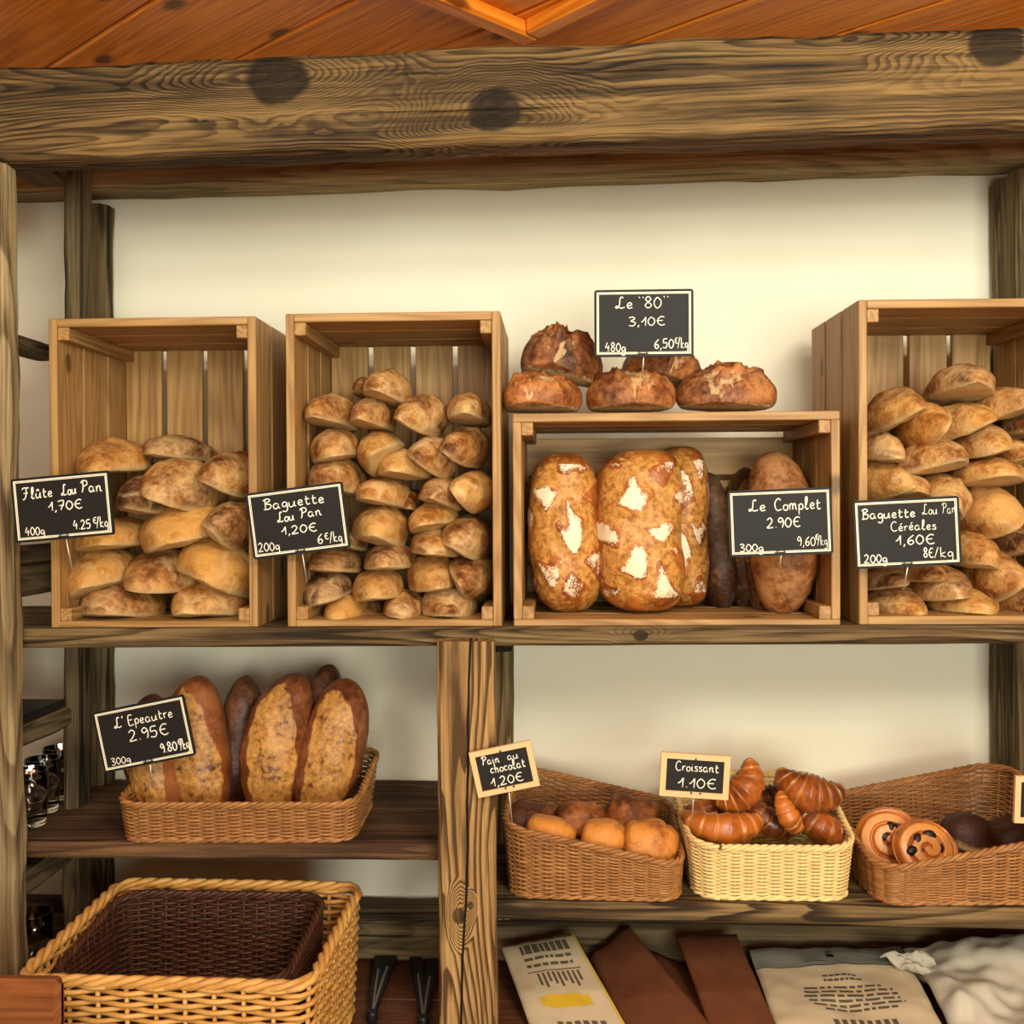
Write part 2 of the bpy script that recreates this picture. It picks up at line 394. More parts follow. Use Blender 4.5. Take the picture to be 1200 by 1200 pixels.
def part(name, quads, mat, **kw):
    b = MB(); hewn(b, quads[0], quads[1], **kw); o = b.build(name, mat); o.parent = shelving
    o.matrix_parent_inverse = Matrix.Translation(-shelving.location); return o
CTZ = P(500, 1130, 1.70).z                                     # worktop height
vb = 590 + (1.5-CTZ)/1.41*1200
part('top_beam', hbeam(0, 74, 189, 1200, 24, 151, 1.41, .07, -420, 1560), M['beam'], n=70, rough=.006, ch=.008, seed=3)
part('rear_beam', hbeam(22, 140, 226, 1165, 100, 192, 1.745, .073, -400, 1500), M['rear'], n=50, rough=.005, seed=11)
part('shelf_board', hbeam(35, 737, 760, 1200, 733, 755, 1.465, .35, -380, 1500), M['shelf'], n=60, rough=.003, ch=.005, seed=21)
part('shelf_board', hbeam(35, 988, 1007, 509, 991, 1010, 1.465, .35, -380, 560), M['redshelf'], n=40, rough=.003, ch=.005, seed=31)
part('shelf_board', hbeam(585, 1057, 1079, 1200, 1066, 1091, 1.465, .35, 562, 1500), M['shelf'], n=40, rough=.003, ch=.005, seed=41)
part('post', vpost(186, -70, 5, vb+25, -62, 19, 1.415, .05), M['postleft'], n=60, rough=.006, ch=.010, seed=5)
part('post', vpost(752, 510, 580, vb+38, 513, 584, 1.424, .04), M['post'], n=40, rough=.004, ch=.005, seed=6)
part('rear_post', vpost(176, 71, 91, 1128, 70, 91, 1.63, .06), M['dark'], n=50, rough=.005, seed=7)
part('rear_post', vpost(238, 95, 124, 1128, 95, 124, 1.768, .05), M['oldgrey'], n=50, rough=.005, ch=.009, seed=8)
part('rear_post', vpost(764, 545, 600, 1082, 546, 600, 1.715, .10), M['oldgrey'], n=30, rough=.004, seed=9)
part('rear_post', vpost(196, 1191, 1265, 1090, 1192, 1265, 1.705, .11), M['oldgrey'], n=50, rough=.004, seed=10)
part('rear_rail', hbeam(425, 1080, 1128, 1165, 1089, 1137, 1.70, .115, -380, 1480), M['dark'], n=40, rough=.004, seed=12)
def drail(u, vt, vbm, Yr, name='side_rail', wd=.05, y0=1.47, y1=1.63, mat='dark', seed=1):
    hi = P(u, vt, Yr); lo = P(u, vbm, Yr); xr = P(82, 600, 1.63).x; xl = xr-wd
    A = [Vector((xl, y0, lo.z)), Vector((xl, y0, hi.z)), Vector((xr, y0, hi.z)), Vector((xr, y0, lo.z))]
    B = [Vector((p.x, y1, p.z)) for p in A]
    return part(name, (A, B), M[mat], n=10, rough=.003, seed=seed)
drail(70, 150, 199, 1.55, seed=51, wd=.06)
drail(44, 401, 416, 1.56, seed=52, wd=.06)
drail(44, 636, 695, 1.57, seed=53, wd=.03)
drail(44, 838, 864, 1.56, seed=54, wd=.10)
drail(44, 1004, 1032, 1.56, seed=55, wd=.10)
# worktop and cupboard front below
wt = tag(empty('worktop', (0, 1.4, CTZ)), 'reddish brown wooden worktop under the shelves', 'worktop')
b = MB()
for i in range(4):
    y0 = 1.0+i*.194; b.board((-1.5, y0-1.4, -.04), (1.5, y0+.192-1.4, -.002), 0, .002)
M['worktop'] = pine('reddish_worktop', srgb(120, 74, 44), srgb(98, 58, 34), srgb(70, 40, 24), rough=.45)
b.build('top', M['worktop'], wt)
b = MB(); b.board((-1.48, 1.03-1.4, -CTZ), (1.48, 1.06-1.4, -.041), 2, .002); b.build('front_panel', M['worktop'], wt)
b = MB(); b.board((-1.48, 1.061-1.4, -CTZ), (-1.45, 1.775-1.4, -.041), 1, .002); b.build('side_panel', M['worktop'], wt)
b = MB(); b.board((1.45, 1.061-1.4, -CTZ), (1.48, 1.775-1.4, -.041), 1, .002); b.build('side_panel', M['worktop'], wt)

# ------------------------------------------------------------------ pine crates
T = .0125
def crate(name, label, L, W, D, loc, rotz=0, lying=False):
    """opening faces -y. upright: long sides vertical (z)."""
    r = tag(empty(name, loc, (0, 0, rotz)), label, 'crate', 'pine crates on the shelf')
    X, Z = (L, W) if lying else (W, L)
    def mk(n, boxes):
        b = MB()
        for lo, hi, ax in boxes: b.board(lo, hi, ax, .0012)
        return b.build(n, M['pine'], r)
    gap = .009; sw = (D - 2*gap)/3
    ys = [(i*(sw+gap), i*(sw+gap)+sw) for i in range(3)]
    la = 0 if lying else 2
    if lying:
        mk('side_panel', [((-X/2, a, Z-T), (X/2, c, Z), 0) for a, c in ys]); mk('side_panel', [((-X/2, a, 0), (X/2, c, T), 0) for a, c in ys])
        mk('end_panel', [((-X/2, a, T), (-X/2+T, c, Z-T), 2) for a, c in ys]); mk('end_panel', [((X/2-T, a, T), (X/2, c, Z-T), 2) for a, c in ys])
        nb = 4; bw = (Z-2*T-.003)/nb
        mk('bottom_panel', [((-X/2+T, D-T, T+.002+i*bw), (X/2-T, D-.001, T+.002+(i+1)*bw-.009), 0) for i in range(nb)])
    else:
        mk('side_panel', [((-X/2, a, 0), (-X/2+T, c, Z), 2) for a, c in ys]); mk('side_panel', [((X/2-T, a, 0), (X/2, c, Z), 2) for a, c in ys])
        mk('end_panel', [((-X/2+T, a, Z-T), (X/2-T, c, Z), 0) for a, c in ys]); mk('end_panel', [((-X/2+T, a, 0), (X/2-T, c, T), 0) for a, c in ys])
        nb = 4; bw = (X-2*T-.003)/nb
        mk('bottom_panel', [((-X/2+T+.002+i*bw, D-T, T), (-X/2+T+.002+(i+1)*bw-.009, D-.001, Z-T), 2) for i in range(nb)])
    pw_, ph_ = .017, .019
    for sx in (-1, 1):
        for zz in (T, Z-T-ph_):
            x0 = -X/2+T if sx < 0 else X/2-T-pw_
            mk('corner_post', [((x0, .002, zz), (x0+pw_, D-T-.001, zz+ph_), 1)])
    return r
SZ = P(600, 735, 1.465).z + .0005
def crate_at(uL, uR, vT, vBm, Y, lying, label, rot=0, D=.25):
    a = P(uL, vBm, Y); c = P(uR, vBm, Y); t = P((uL+uR)/2, vT, Y); bt = P((uL+uR)/2, vBm, Y)
    W = c.x-a.x; H = t.z-bt.z
    L_, W_ = (W, H) if lying else (H, W)
    return crate('wooden_crate', label, L_, W_, D, ((a.x+c.x)/2, Y, bt.z), rot, lying)
c1 = crate_at(60, 302, 372, 738, 1.485, False, 'upright pine slat crate of long loaves, beside the pale left post')
c2 = crate_at(337, 588, 366, 736.5, 1.485, False, 'upright pine slat crate packed with many small baguette ends, left of the round loaves')
c3 = crate_at(602, 985, 483, 736, 1.485, True, 'pine slat crate lying on its long side with round loaves on top')
c4 = crate_at(1006, 1268, 350, 732, 1.485, False, 'upright pine slat crate of seeded baguettes against the right post', .02)

# ------------------------------------------------------------------ bread meshes
def loaf(name, w, h, ln, mat, parent=None, seed=0, nu=46, nv=44, kind='lou', rough=.05, tone=.5, flour=.5, pe=2.3, pp=.55, flat=-.36):
    """x width, y length (front is -y), z up with a flat underside; origin at the middle"""
    rings = []; gr = []; mr = []; fm = []
    zt = 1.0; zb = flat; hh = zt-zb*1.12
    sd = seed*3.17
    bend = rng.uniform(-.14, .14)*w; bz = rng.uniform(-.10, .06)*h
    mm = []
    for i in range(nu+1):
        t = -1+2*i/nu; t = math.sin(t*PI/2*.999)
        s = max((1-abs(t)**pe), 1e-4)**pp
        s *= 1+.06*N3((t*1.7, sd, 2))
        r = []; g = []; mk = []
        for j in range(nv):
            a = 2*PI*j/nv; cx, sz = math.cos(a), math.sin(a)
            ex = .9 if kind != 'pain' else .7
            x = math.copysign(abs(cx)**ex, cx); z = math.copysign(abs(sz)**ex, sz)
            if z < zb: z = zb+(z-zb)*.12
            zc = (z-zb*.5)
            X, Y_, Z = x*s, t, zc*s + zb*.5
            nrm = Vector((x, t*.6, z)).normalized()
            q = Vector((X*w*.5*16+sd, t*ln*.5*16, Z*h*16-sd))
            d = mnoise.noise(q*1.2)*rough + mnoise.noise(q*3.1)*rough*.45
            m_ = 0.0; f_ = 0.0
            if kind == 'lou':
                # ear along the crown
                e = math.exp(-((x-.12*math.sin(t*6+sd)-.1*math.sin(sd))/.16)**2)*(1 if z > 0 else 0)
                d += e*.16*(.5+1.0*N3((t*3, sd, 7)))*(1-t*t) + .10*(.25-abs(mnoise.noise(q*.8+Vector((9, 3, sd))))) + .10*max(0, .16-abs(mnoise.noise(q*1.9+Vector((sd, 1, 4)))))
                cz = abs(mnoise.noise(q*1.0+Vector((2, sd, 6)))); m_ = max(0, 1-cz/.07)*(1 if z > -.1 else 0)*max(0, min(1, .5+2*mnoise.noise(q*.5+Vector((sd, 3, 3)))))
                d -= .05*m_
            elif kind == 'b80':
                top = max(0, (z-.55)/.45)
                jag = N3((X*3+sd, t*3, 1)) + .6*N3((X*8, t*8+sd, 3))
                d += top*(.42*abs(jag)*1.6 - .06)
                m_ = min(1, max(0, top*(1.1*(1-abs(jag)*2.2))))
            elif kind == 'lattice':
                if z > zb*.8:
                    tw = mnoise.noise(Vector((X*2.0, t*2.0, sd)))*.26
                    a1 = (X*.75+t*1.22+tw)*1.05+.25; a2 = (X*.75-t*1.22-tw*1.8)*1.05+.25
                    l1 = abs(a1-round(a1)); l2 = abs(a2-round(a2))
                    dm = min(l1, l2)                    # 0 on lattice lines
                    m_ = (1-min(1, max(0, (dm-.13)/.10)))*min(1, max(0, (1.02-abs(X)+.3*tw)/.2))
                    d += .07*min(1, dm/.25) - .03
                    inn = min(1, max(0, (dm-.17)/.12))
                    f_ = inn*(1.0 if z > .1 else .3)*(.72+1.3*N3((X*1.7+sd, t*2.6, 9)))
                    if abs(t) > .8: f_ *= .15; m_ = m_*.5
            elif kind == 'spelt':
                ox = X+.18*math.sin(t*2+sd); e = (ox/.72)**2 + ((t+.08)/.90)**2 + .25*mnoise.noise(Vector((X*5, t*5, sd)))
                if z > -.1:
                    m_ = min(1, max(0, (1.12-e)/.3)); lip = math.exp(-((e-1)/.18)**2)
                    d += lip*.06 + (.05*mnoise.noise(Vector((X*4, t*5+sd, 3))) + .05*abs(mnoise.noise(Vector((X*9, t*9+sd, 3)))))*m_
            elif kind == 'complet':
                if z > .05:
                    sl = (t*1.3+X*.5)*2.6+sd; q2 = abs(sl-round(sl)); m_ = (.42+.5*N3((X*4, t*4, sd)))*max(0, 1-q2/.3); d += .05*q2*2
            elif kind == 'pain':
                if z > 0:
                    d += .05*math.cos(X*5.5+sd) - .10*math.exp(-((X-.55)/.06)**2) - .05*math.exp(-((abs(t)-.45)/.07)**2)
            hz = h/hh*2*.5
            r.append((X*w*.5*(1+d*.55)+bend*(t*t), Y_*ln*.5 + nrm.y*d*w*.2, (Z-(zt+zb*1.12)/2)*h/hh + nrm.z*d*h*.62 + bz*t*t))
            g.append((X*.5, t*.5, (Z-(zt+zb)/2)/hh*1.0)); mk.append(m_); fm.append(f_)
        rings.append(r); gr.append(g); mr.append(mk)
    b = MB(); b.loft(rings, gr, mr=mr)
    o = b.build(name, mat, parent, True); me = o.data
    a = me.attributes.new('mm', 'FLOAT_VECTOR', 'POINT'); a.data.foreach_set('vector', [c for p in b.v for c in p])
    if 'mask' not in me.attributes: me.attributes.new('mask', 'FLOAT', 'POINT')
    a = me.attributes.new('fm', 'FLOAT', 'POINT'); a.data.foreach_set('value', fm)
    o['tone'] = float(tone); o['seed'] = float(seed*1.731 % 17); o['flour'] = float(flour)
    return o
NUM = ['first', 'second', 'third', 'fourth', 'fifth', 'sixth', 'seventh', 'eighth', 'ninth', 'tenth']
ROW = ['top', 'second', 'third', 'fourth', 'fifth', 'sixth', 'seventh', 'eighth', 'bottom']
sc_ = [0]
def pile(rows, ox, oy, sc, kindname, noun, where, group, ln, mat, Yc=1.54, rot=(0, 0)):
    nr = len(rows)
    for ri, row in enumerate(rows):
        row = sorted(row, key=lambda e: e[0])
        for k, e in enumerate(row):
            x, y, wd, ht, an = e[:5]; tone = e[5] if len(e) > 5 else .5; fl = e[6] if len(e) > 6 else .5; back = e[7] if len(e) > 7 else 0
            sc_[0] += 1; sd = sc_[0]
            Y = Yc+back; p = P(ox+x/sc, oy+y/sc, Y); s = px(Y)/sc
            o = loaf(kindname, wd*s*1.03, ht*s*1.03, ln, M[mat], seed=sd, kind='lou', rough=.13, tone=tone, flour=fl,
                     pe=rng.uniform(1.6, 2.2), pp=rng.uniform(.58, .74))
            o.rotation_euler = (math.radians(rng.uniform(-4, 4)), math.radians(an), math.radians(rng.uniform(-7, 7)))
            o.location = p + Vector((0, ln*.5-.05, 0))
            tw = 'floury pale' if fl > .75 else ('dark-crusted' if tone < .4 else ('golden' if tone > .6 else 'brown'))
            pos = 'only one' if len(row) == 1 else ('leftmost' if k == 0 else ('rightmost' if k == len(row)-1 else NUM[k]+' from left'))
            rw = ('top' if ri == 0 else ('bottom' if ri == nr-1 else NUM[ri]))
            tag(o, f'{tw} {noun}, {pos} in {rw} row, {where}', 'bread', group)
R1 = [  # crate of long loaves; zoom origin (0,360) scale 3
 [(350, 517, 250, 118, -4, .55, .3), (585, 490, 200, 85, 4, .4, .8, .06)],
 [(620, 612, 265, 150, 24, .5, .6), (797, 578, 205, 150, 24, .4, .55)],
 [(480, 655, 190, 140, 6, .22, .3), (803, 760, 175, 170, 44, .38, .8)],
 [(345, 800, 255, 105, -6, .7, .5), (600, 765, 290, 140, -15, .75, .25)],
 [(310, 937, 235, 140, -20, .72, .5), (537, 925, 260, 132, 6, .45, .35), (745, 908, 285, 165, 24, .72, .25)],
 [(390, 1036, 275, 125, 4, .45, .55), (705, 1032, 258, 125, 0, .55, .5)],
]
pile(R1, 0, 360, 3, 'long_loaf', 'long loaf', 'crate beside left post', 'long loaves in the leftmost crate', .21, 'lou')
R2 = [  # zoom origin (280,360) scale 3
 [(425, 272, 75, 62, 0, .3, .4, .05), (512, 270, 170, 112, 14, .55, .85)],
 [(307, 355, 176, 116, 6, .45, .5), (457, 366, 142, 104, 8, .5, .5), (640, 365, 166, 125, 28, .5, .7), (802, 345, 146, 106, 4, .55, .95)],
 [(312, 480, 175, 112, -12, .5, .6), (468, 497, 165, 125, -50, .6, .4), (685, 515, 170, 118, 38, .5, .85), (802, 476, 150, 118, 38, .4, .5)],
 [(325, 588, 200, 122, 8, .42, .5), (570, 548, 190, 100, 3, .72, .6), (835, 640, 150, 112, 58, .7, .5)],
 [(498, 648, 182, 100, 8, .62, .55), (590, 672, 80, 62, 10, .4, .3, .05), (705, 645, 155, 108, 16, .4, .6)],
 [(410, 820, 90, 80, 10, .25, .3, .04), (483, 765, 190, 138, 12, .68, .5), (667, 735, 172, 96, -14, .65, .7), (802, 800, 176, 128, 28, .42, .6)],
 [(325, 895, 165, 84, 4, .35, .5), (510, 880, 180, 92, -3, .4, .8), (677, 830, 170, 92, 5, .55, .7), (820, 946, 165, 130, 62, .35, .6)],
 [(280, 990, 190, 98, -16, .3, .75), (472, 982, 180, 108, -6, .62, .5), (660, 936, 180, 115, -8, .55, .45)],
 [(357, 1060, 156, 90, 6, .78, .4), (455, 1062, 80, 48, 0, .4, .3, .05), (575, 1052, 140, 86, 6, .55, .8), (727, 1036, 195, 118, 2, .42, .85)],
]
pile(R2, 280, 360, 3, 'small_baguette', 'small baguette', 'second crate across', 'small baguettes in the second crate', .2, 'lou')
R4 = [  # zoom origin (930,330) scale 2.79
 [(588, 320, 188, 106, 3, .45, .9)],
 [(262, 440, 70, 80, -10, .2, .2, .05), (347, 405, 190, 116, -26, .55, .5), (437, 456, 165, 108, -60, .6, .3), (572, 445, 200, 100, -24, .65, .8), (712, 390, 160, 96, -14, .5, .7)],
 [(300, 530, 140, 96, 2, .5, .75), (642, 510, 172, 98, -14, .6, .9), (745, 470, 80, 78, 0, .3, .4, .04)],
 [(296, 640, 140, 112, -34, .66, .5), (462, 572, 212, 106, -8, .5, .8), (738, 560, 120, 86, -6, .45, .5)],
 [(395, 672, 148, 80, 0, .65, .7), (527, 692, 165, 122, 30, .55, .9), (662, 620, 218, 92, -2, .6, .6)],
 [(655, 745, 185, 136, -36, .6, .4), (730, 790, 100, 80, 0, .4, .4, .04)],
 [(618, 880, 160, 112, 10, .55, .4), (735, 860, 100, 84, -10, .3, .4, .03)],
 [(310, 970, 140, 70, -12, .4, .5), (432, 942, 124, 56, -14, .5, .6), (500, 988, 172, 104, -6, .5, .5), (682, 962, 175, 140, -42, .5, .4)],
 [(357, 1045, 175, 92, 0, .5, .8), (585, 1045, 215, 84, 4, .7, .5), (740, 1040, 120, 96, 0, .4, .4)],
]
pile(R4, 930, 330, 2.79, 'seeded_baguette', 'seeded baguette', 'crate by right post', 'seeded baguettes in the rightmost crate', .2, 'lou')
# round loaves on the lying crate
for (u, v, wd, ht, an, tone, back, lab) in [
    (635, 462, 93, 43, 0, .6, 0, 'round brown loaf at the left end of the lying crate top'),
    (738, 459, 106, 46, 0, .55, 0, 'round brown loaf on the lying crate with the 3,10€ sign stuck in it'),
    (851, 457, 114, 46, 1, .5, 0, 'round floury-topped loaf at the right end of the lying crate top'),
    (660, 419, 97, 56, 12, .42, .02, 'dark round loaf resting tilted on top of the two left round loaves'),
    (778, 430, 92, 44, 14, .5, .07, 'round loaf showing its pale underside behind the 3,10€ sign')]:
    sc_[0] += 1; Y = 1.55+back; s = px(Y)
    o = loaf('round_loaf', wd*s, ht*s, .13, M['b80'], seed=sc_[0], nu=60, nv=56, kind='b80', rough=.06, tone=tone, flour=.6, pe=2.2, pp=.5, flat=-.5)
    o.rotation_euler = (0, math.radians(an), rng.uniform(-.2, .2)); o.location = P(u, v, Y)+Vector((0, .005, 0)); tag(o, lab, 'bread', 'round loaves on the lying crate')
# standing loaves: built lying, turned up so the crown faces the room
def standing(name, u, v, wd, ht, Y, depth, mat, kind, tilt, lean, tone, flour, lab, group, yaw=0, nu=100, nv=84, rough=.06, pe=3, pp=.5):
    sc_[0] += 1; s = px(Y)
    o = loaf(name, wd*s, depth, ht*s, M[mat], seed=sc_[0], nu=nu, nv=nv, kind=kind, rough=rough, tone=tone, flour=flour, pe=pe, pp=pp)
    o.rotation_euler = (PI/2+math.radians(lean), math.radians(tilt), math.radians(yaw)); o.location = P(u, v, Y)+Vector((0, depth*.35, 0))
    return tag(o, lab, 'bread', group)
G3 = 'loaves standing in the lying crate'
standing('scored_loaf', 661, 624, 88, 196, 1.535, .10, 'lattice', 'lattice', -3, -4, .5, 0, 'glossy diamond-scored loaf standing at the left of the lying crate', G3, yaw=-8, pe=3.6, pp=.42)
standing('scored_loaf', 752, 622, 106, 198, 1.53, .10, 'lattice', 'lattice', 0, -3, .55, 0, 'widest diamond-scored loaf with white flour, standing mid-crate in front', G3, yaw=8, pe=5, pp=.36)
standing('scored_loaf', 800, 617, 66, 194, 1.60, .10, 'lattice', 'lattice', 1, -2, .5, 0, 'diamond-scored loaf tucked behind the right side of the widest loaf', G3, yaw=14, pe=5, pp=.36)
standing('wholemeal_loaf', 842, 635, 44, 168, 1.64, .07, 'complet', 'smooth', -6, -4, .1, .3, 'dark greyish loaf leaning right of the diamond-scored loaves', G3)
standing('wholemeal_loaf', 876, 634, 44, 176, 1.65, .07, 'complet', 'smooth', 0, -4, .12, .3, 'very dark wholemeal loaf at the back of the lying crate', G3)
standing('wholemeal_loaf', 900, 642, 46, 168, 1.60, .07, 'complet', 'complet', -6, -5, .3, .3, 'reddish-brown wholemeal loaf beside the front wholemeal loaf', G3)
standing('wholemeal_loaf', 924, 624, 76, 198, 1.545, .075, 'complet', 'complet', -3, -6, .62, .5, 'brown slashed wholemeal loaf standing behind the 2.90€ sign', G3, yaw=-6)

# ------------------------------------------------------------------ wicker baskets
def basket(name, label, loc, rotz, L, W, hfun, flare, rc, mat, rim_mat=None, sp=.019, rr=.0018, rowh=.0041, rim_r=.0036, group='wicker display baskets'):
    r = tag(empty(name, loc, (0, 0, rotz)), label, 'basket', group)
    hx, hy = L/2-rc, W/2-rc
    segs = [('l', (-hx, -hy-rc), (hx, -hy-rc), (0, -1)), ('a', (hx, -hy), -PI/2), ('l', (hx+rc, -hy), (hx+rc, hy), (1, 0)), ('a', (hx, hy), 0),
            ('l', (hx, hy+rc), (-hx, hy+rc), (0, 1)), ('a', (-hx, hy), PI/2), ('l', (-hx-rc, hy), (-hx-rc, -hy), (-1, 0)), ('a', (-hx, -hy), PI)]
    lens = [2*hx, rc*PI/2, 2*hy, rc*PI/2]*2; per = sum(lens)
    def pt(s):
        s %= per
        for sg, ln in zip(segs, lens):
            if s <= ln:
                if sg[0] == 'l':
                    t = s/ln; return (sg[1][0]+(sg[2][0]-sg[1][0])*t, sg[1][1]+(sg[2][1]-sg[1][1])*t, *sg[3])
                a = sg[2]+s/ln*PI/2; return (sg[1][0]+rc*math.cos(a), sg[1][1]+rc*math.sin(a), math.cos(a), math.sin(a))
            s -= ln
        return pt(0)
    ns = int(per/sp)//2*2+1; K = 4; tot = ns*K
    S = [pt(i*per/tot) for i in range(tot)]
    H = [hfun(p[0]/(L/2), p[1]/(W/2)) for p in S]; hm = max(H)
    rows = max(4, int(hm/rowh))
    b = MB()
    def pos(i, z, off):
        p = S[i % tot]; k = flare*(z/hm)+off; return (p[0]+p[2]*k, p[1]+p[3]*k, z)
    for j in range(rows):
        zf = (j+.6)/rows; pts = []
        for i in range(tot):
            z = zf*H[i]
            pts.append(pos(i, z, 1.45*rr*math.cos(PI*i/K + PI*j)))
        b.tube(pts, rr, 6, True)
    for k in range(ns):
        i = k*K; b.tube([pos(i, H[i]*q, 0) for q in (.0, .25, .5, .75, 1)], rr*.95, 5)
    # thin inner skin so gaps read dark but stay wicker
    b.build('weave', mat, r, True)
    b = MB(); n3 = 3
    for q in range(n3):
        pts = []
        for i in range(tot):
            a = 2*PI*(q/n3) + 2*PI*i/(K*2.0)*(round(ns/2)*2/ns)
            pts.append(pos(i, H[i]+rim_r*.6+rim_r*.85*math.sin(a), rim_r*.85*math.cos(a)))
        b.tube(pts, rim_r*.82, 6, True)
    b.build('rim', rim_mat or mat, r, True)
    b = MB()
    for q in range(2):
        pts = [pos(i, rim_r*.9+rim_r*.5*math.sin(PI*q+PI*i/K), .001+rim_r*.6*math.cos(PI*q+PI*i/K)) for i in range(tot)]
        b.tube(pts, rim_r*.75, 6, True)
    # woven floor
    nb = int((W-.01)/ (rowh*1.2))
    for j in range(nb):
        y = -W/2+.006+j*(W-.012)/max(1, nb-1); ext = L/2-.004
        if abs(y) > hy: ext = hx+math.sqrt(max(0, rc*rc-(abs(y)-hy)**2))-.003
        b.tube([(-ext+2*ext*t/20, y, rr+.001+.5*rr*math.cos(PI*t+PI*j)) for t in range(21)], rr*1.15, 5)
    b.build('base', mat, r, True)
    return r
# spelt basket on the left shelf
LZ = P(270, 989, 1.47).z+.001; RZ = P(800, 1060, 1.47).z+.001
def bspot(uL, uR, v, Y, W):
    a = P(uL, v, Y); c = P(uR, v, Y); return (a.x+c.x)/2, Y+W/2, c.x-a.x
x, y, L = bspot(134, 404, 990, 1.45, .22)
basket('wicker_basket', 'shallow brown wicker basket of standing dark loaves on the left shelf', (x, 1.475+.10, LZ), .03, L, .20,
       lambda a, c: .054+.030*(c+1)/2, .012, .03, M['wick_brown'])
x, y, L = bspot(600, 800, 1058, 1.48, .24)
basket('wicker_basket', 'brown wicker basket with rim sloping down to the right, beside the middle post', (x, 1.478+.12, RZ), -.03, L, .235,
       lambda a, c: .088-.026*a+.012*c, .010, .035, M['wick_brown'])
x, y, L = bspot(818, 998, 1048, 1.48, .24)
basket('wicker_basket', 'cream wicker basket of croissants between the two brown baskets', (x, 1.488+.11, RZ), .0, L, .22,
       lambda a, c: .098+.022*c+.004*a*0, .014, .035, M['wick_cream'])
x, y, L = bspot(1026, 1262, 1060, 1.48, .24)
basket('wicker_basket', 'brown wicker basket with rim rising to the right, by the right post', (x, 1.478+.12, RZ), .05, L, .235,
       lambda a, c: .092+.026*a+.018*c, .012, .035, M['wick_brown'])
# big honey basket on the worktop with a dark one nested inside
fl = P(25, 1140, 1.27); fR = P(368, 1140, 1.27)
bx = (fl.x+fR.x)/2; bL = fR.x-fl.x; bh = fl.z-CTZ
basket('wicker_basket', 'large honey-coloured wicker basket standing on the worktop at bottom left', (bx, 1.265+.145, CTZ+.001), -.02, bL-.02, .28,
       lambda a, c: bh-.004+.006*c, .01, .02, M['wick_tan'], sp=.038, rr=.0034, rowh=.0076, rim_r=.0055)
basket('wicker_basket', 'empty dark brown wicker basket nested inside the large honey-coloured basket', (bx-.013, 1.265+.15, CTZ+.018), -.01, bL-.075, .215,
       lambda a, c: bh-.03+.012*c, .006, .03, M['wick_dark'], sp=.02, rr=.0023, rowh=.0044, rim_r=.004)

# loaves in the spelt basket
GS = 'dark loaves in the left basket'
for (x, y, wd, ht, Y, tilt, tone, kind, lab) in [
    (160, 350, 190, 430, 1.62, -6, .35, 'spelt', 'reddish loaf at the back left corner of the left basket'),
    (205, 440, 215, 400, 1.535, -8, .8, 'spelt', 'pale-crusted loaf under the 2.95€ sign at the left of its basket'),
    (375, 345, 270, 580, 1.56, -9, .6, 'spelt', 'dark-edged tan loaf standing behind the right edge of the 2.95€ sign'),
    (572, 340, 185, 580, 1.62, 6, .2, 'smooth', 'smooth dark brown loaf left of the tall central tan loaf'),
    (728, 330, 262, 590, 1.555, 9, .5, 'spelt', 'tan split-crust loaf at the centre right of the left basket'),
    (925, 260, 185, 520, 1.64, 8, .25, 'smooth', 'dark brown loaf at the back, its top highest in the left basket'),
    (992, 345, 265, 560, 1.56, 15, .5, 'spelt', 'tan split-crust loaf leaning at the right end of the left basket')]:
    standing('spelt_loaf', 120+x/3.75, 780+(y+40)/3.75, wd*1.1/3.75, (ht+80)/3.75, Y, .062, 'spelt', kind, tilt, -9, tone, .3, lab, GS, nu=90, nv=72, pe=2.4, pp=.5)
# pains au chocolat
for (x, y, wd, ht, Y, an, tone, back, lab) in [
    (250, 320, 230, 150, 1.60, 4, .1, 0, 'dark chocolate pastry at the left end under the 1,20€ pastry sign'),
    (370, 395, 240, 130, 1.54, 12, .85, 0, 'pale golden chocolate pastry in front of the darkest one'),
    (535, 335, 262, 180, 1.61, 4, .35, 0, 'brown chocolate pastry at the middle back of its basket'),
    (668, 420, 218, 150, 1.54, 8, .8, 0, 'golden chocolate pastry at the middle front of its basket'),
    (818, 300, 245, 180, 1.62, 5, .3, 0, 'brown chocolate pastry at the right back of its basket'),
    (922, 445, 270, 200, 1.54, 8, .62, 0, 'plump orange-brown chocolate pastry at the right front of its basket')]:
    sc_[0] += 1; s = px(Y)/4.8
    o = loaf('pain_au_chocolat', wd*s*1.16, ht*s*1.1, .085, M['brioche'], seed=sc_[0], nu=40, nv=40, kind='pain', rough=.10, tone=tone, flour=0, pe=3.2, pp=.4, flat=-.6)
    o.rotation_euler = (math.radians(-14), math.radians(an), rng.uniform(-.2, .2)); o.location = P(570+x/4.8, 890+y/4.8, Y); tag(o, lab, 'pastry', 'chocolate pastries in the basket')
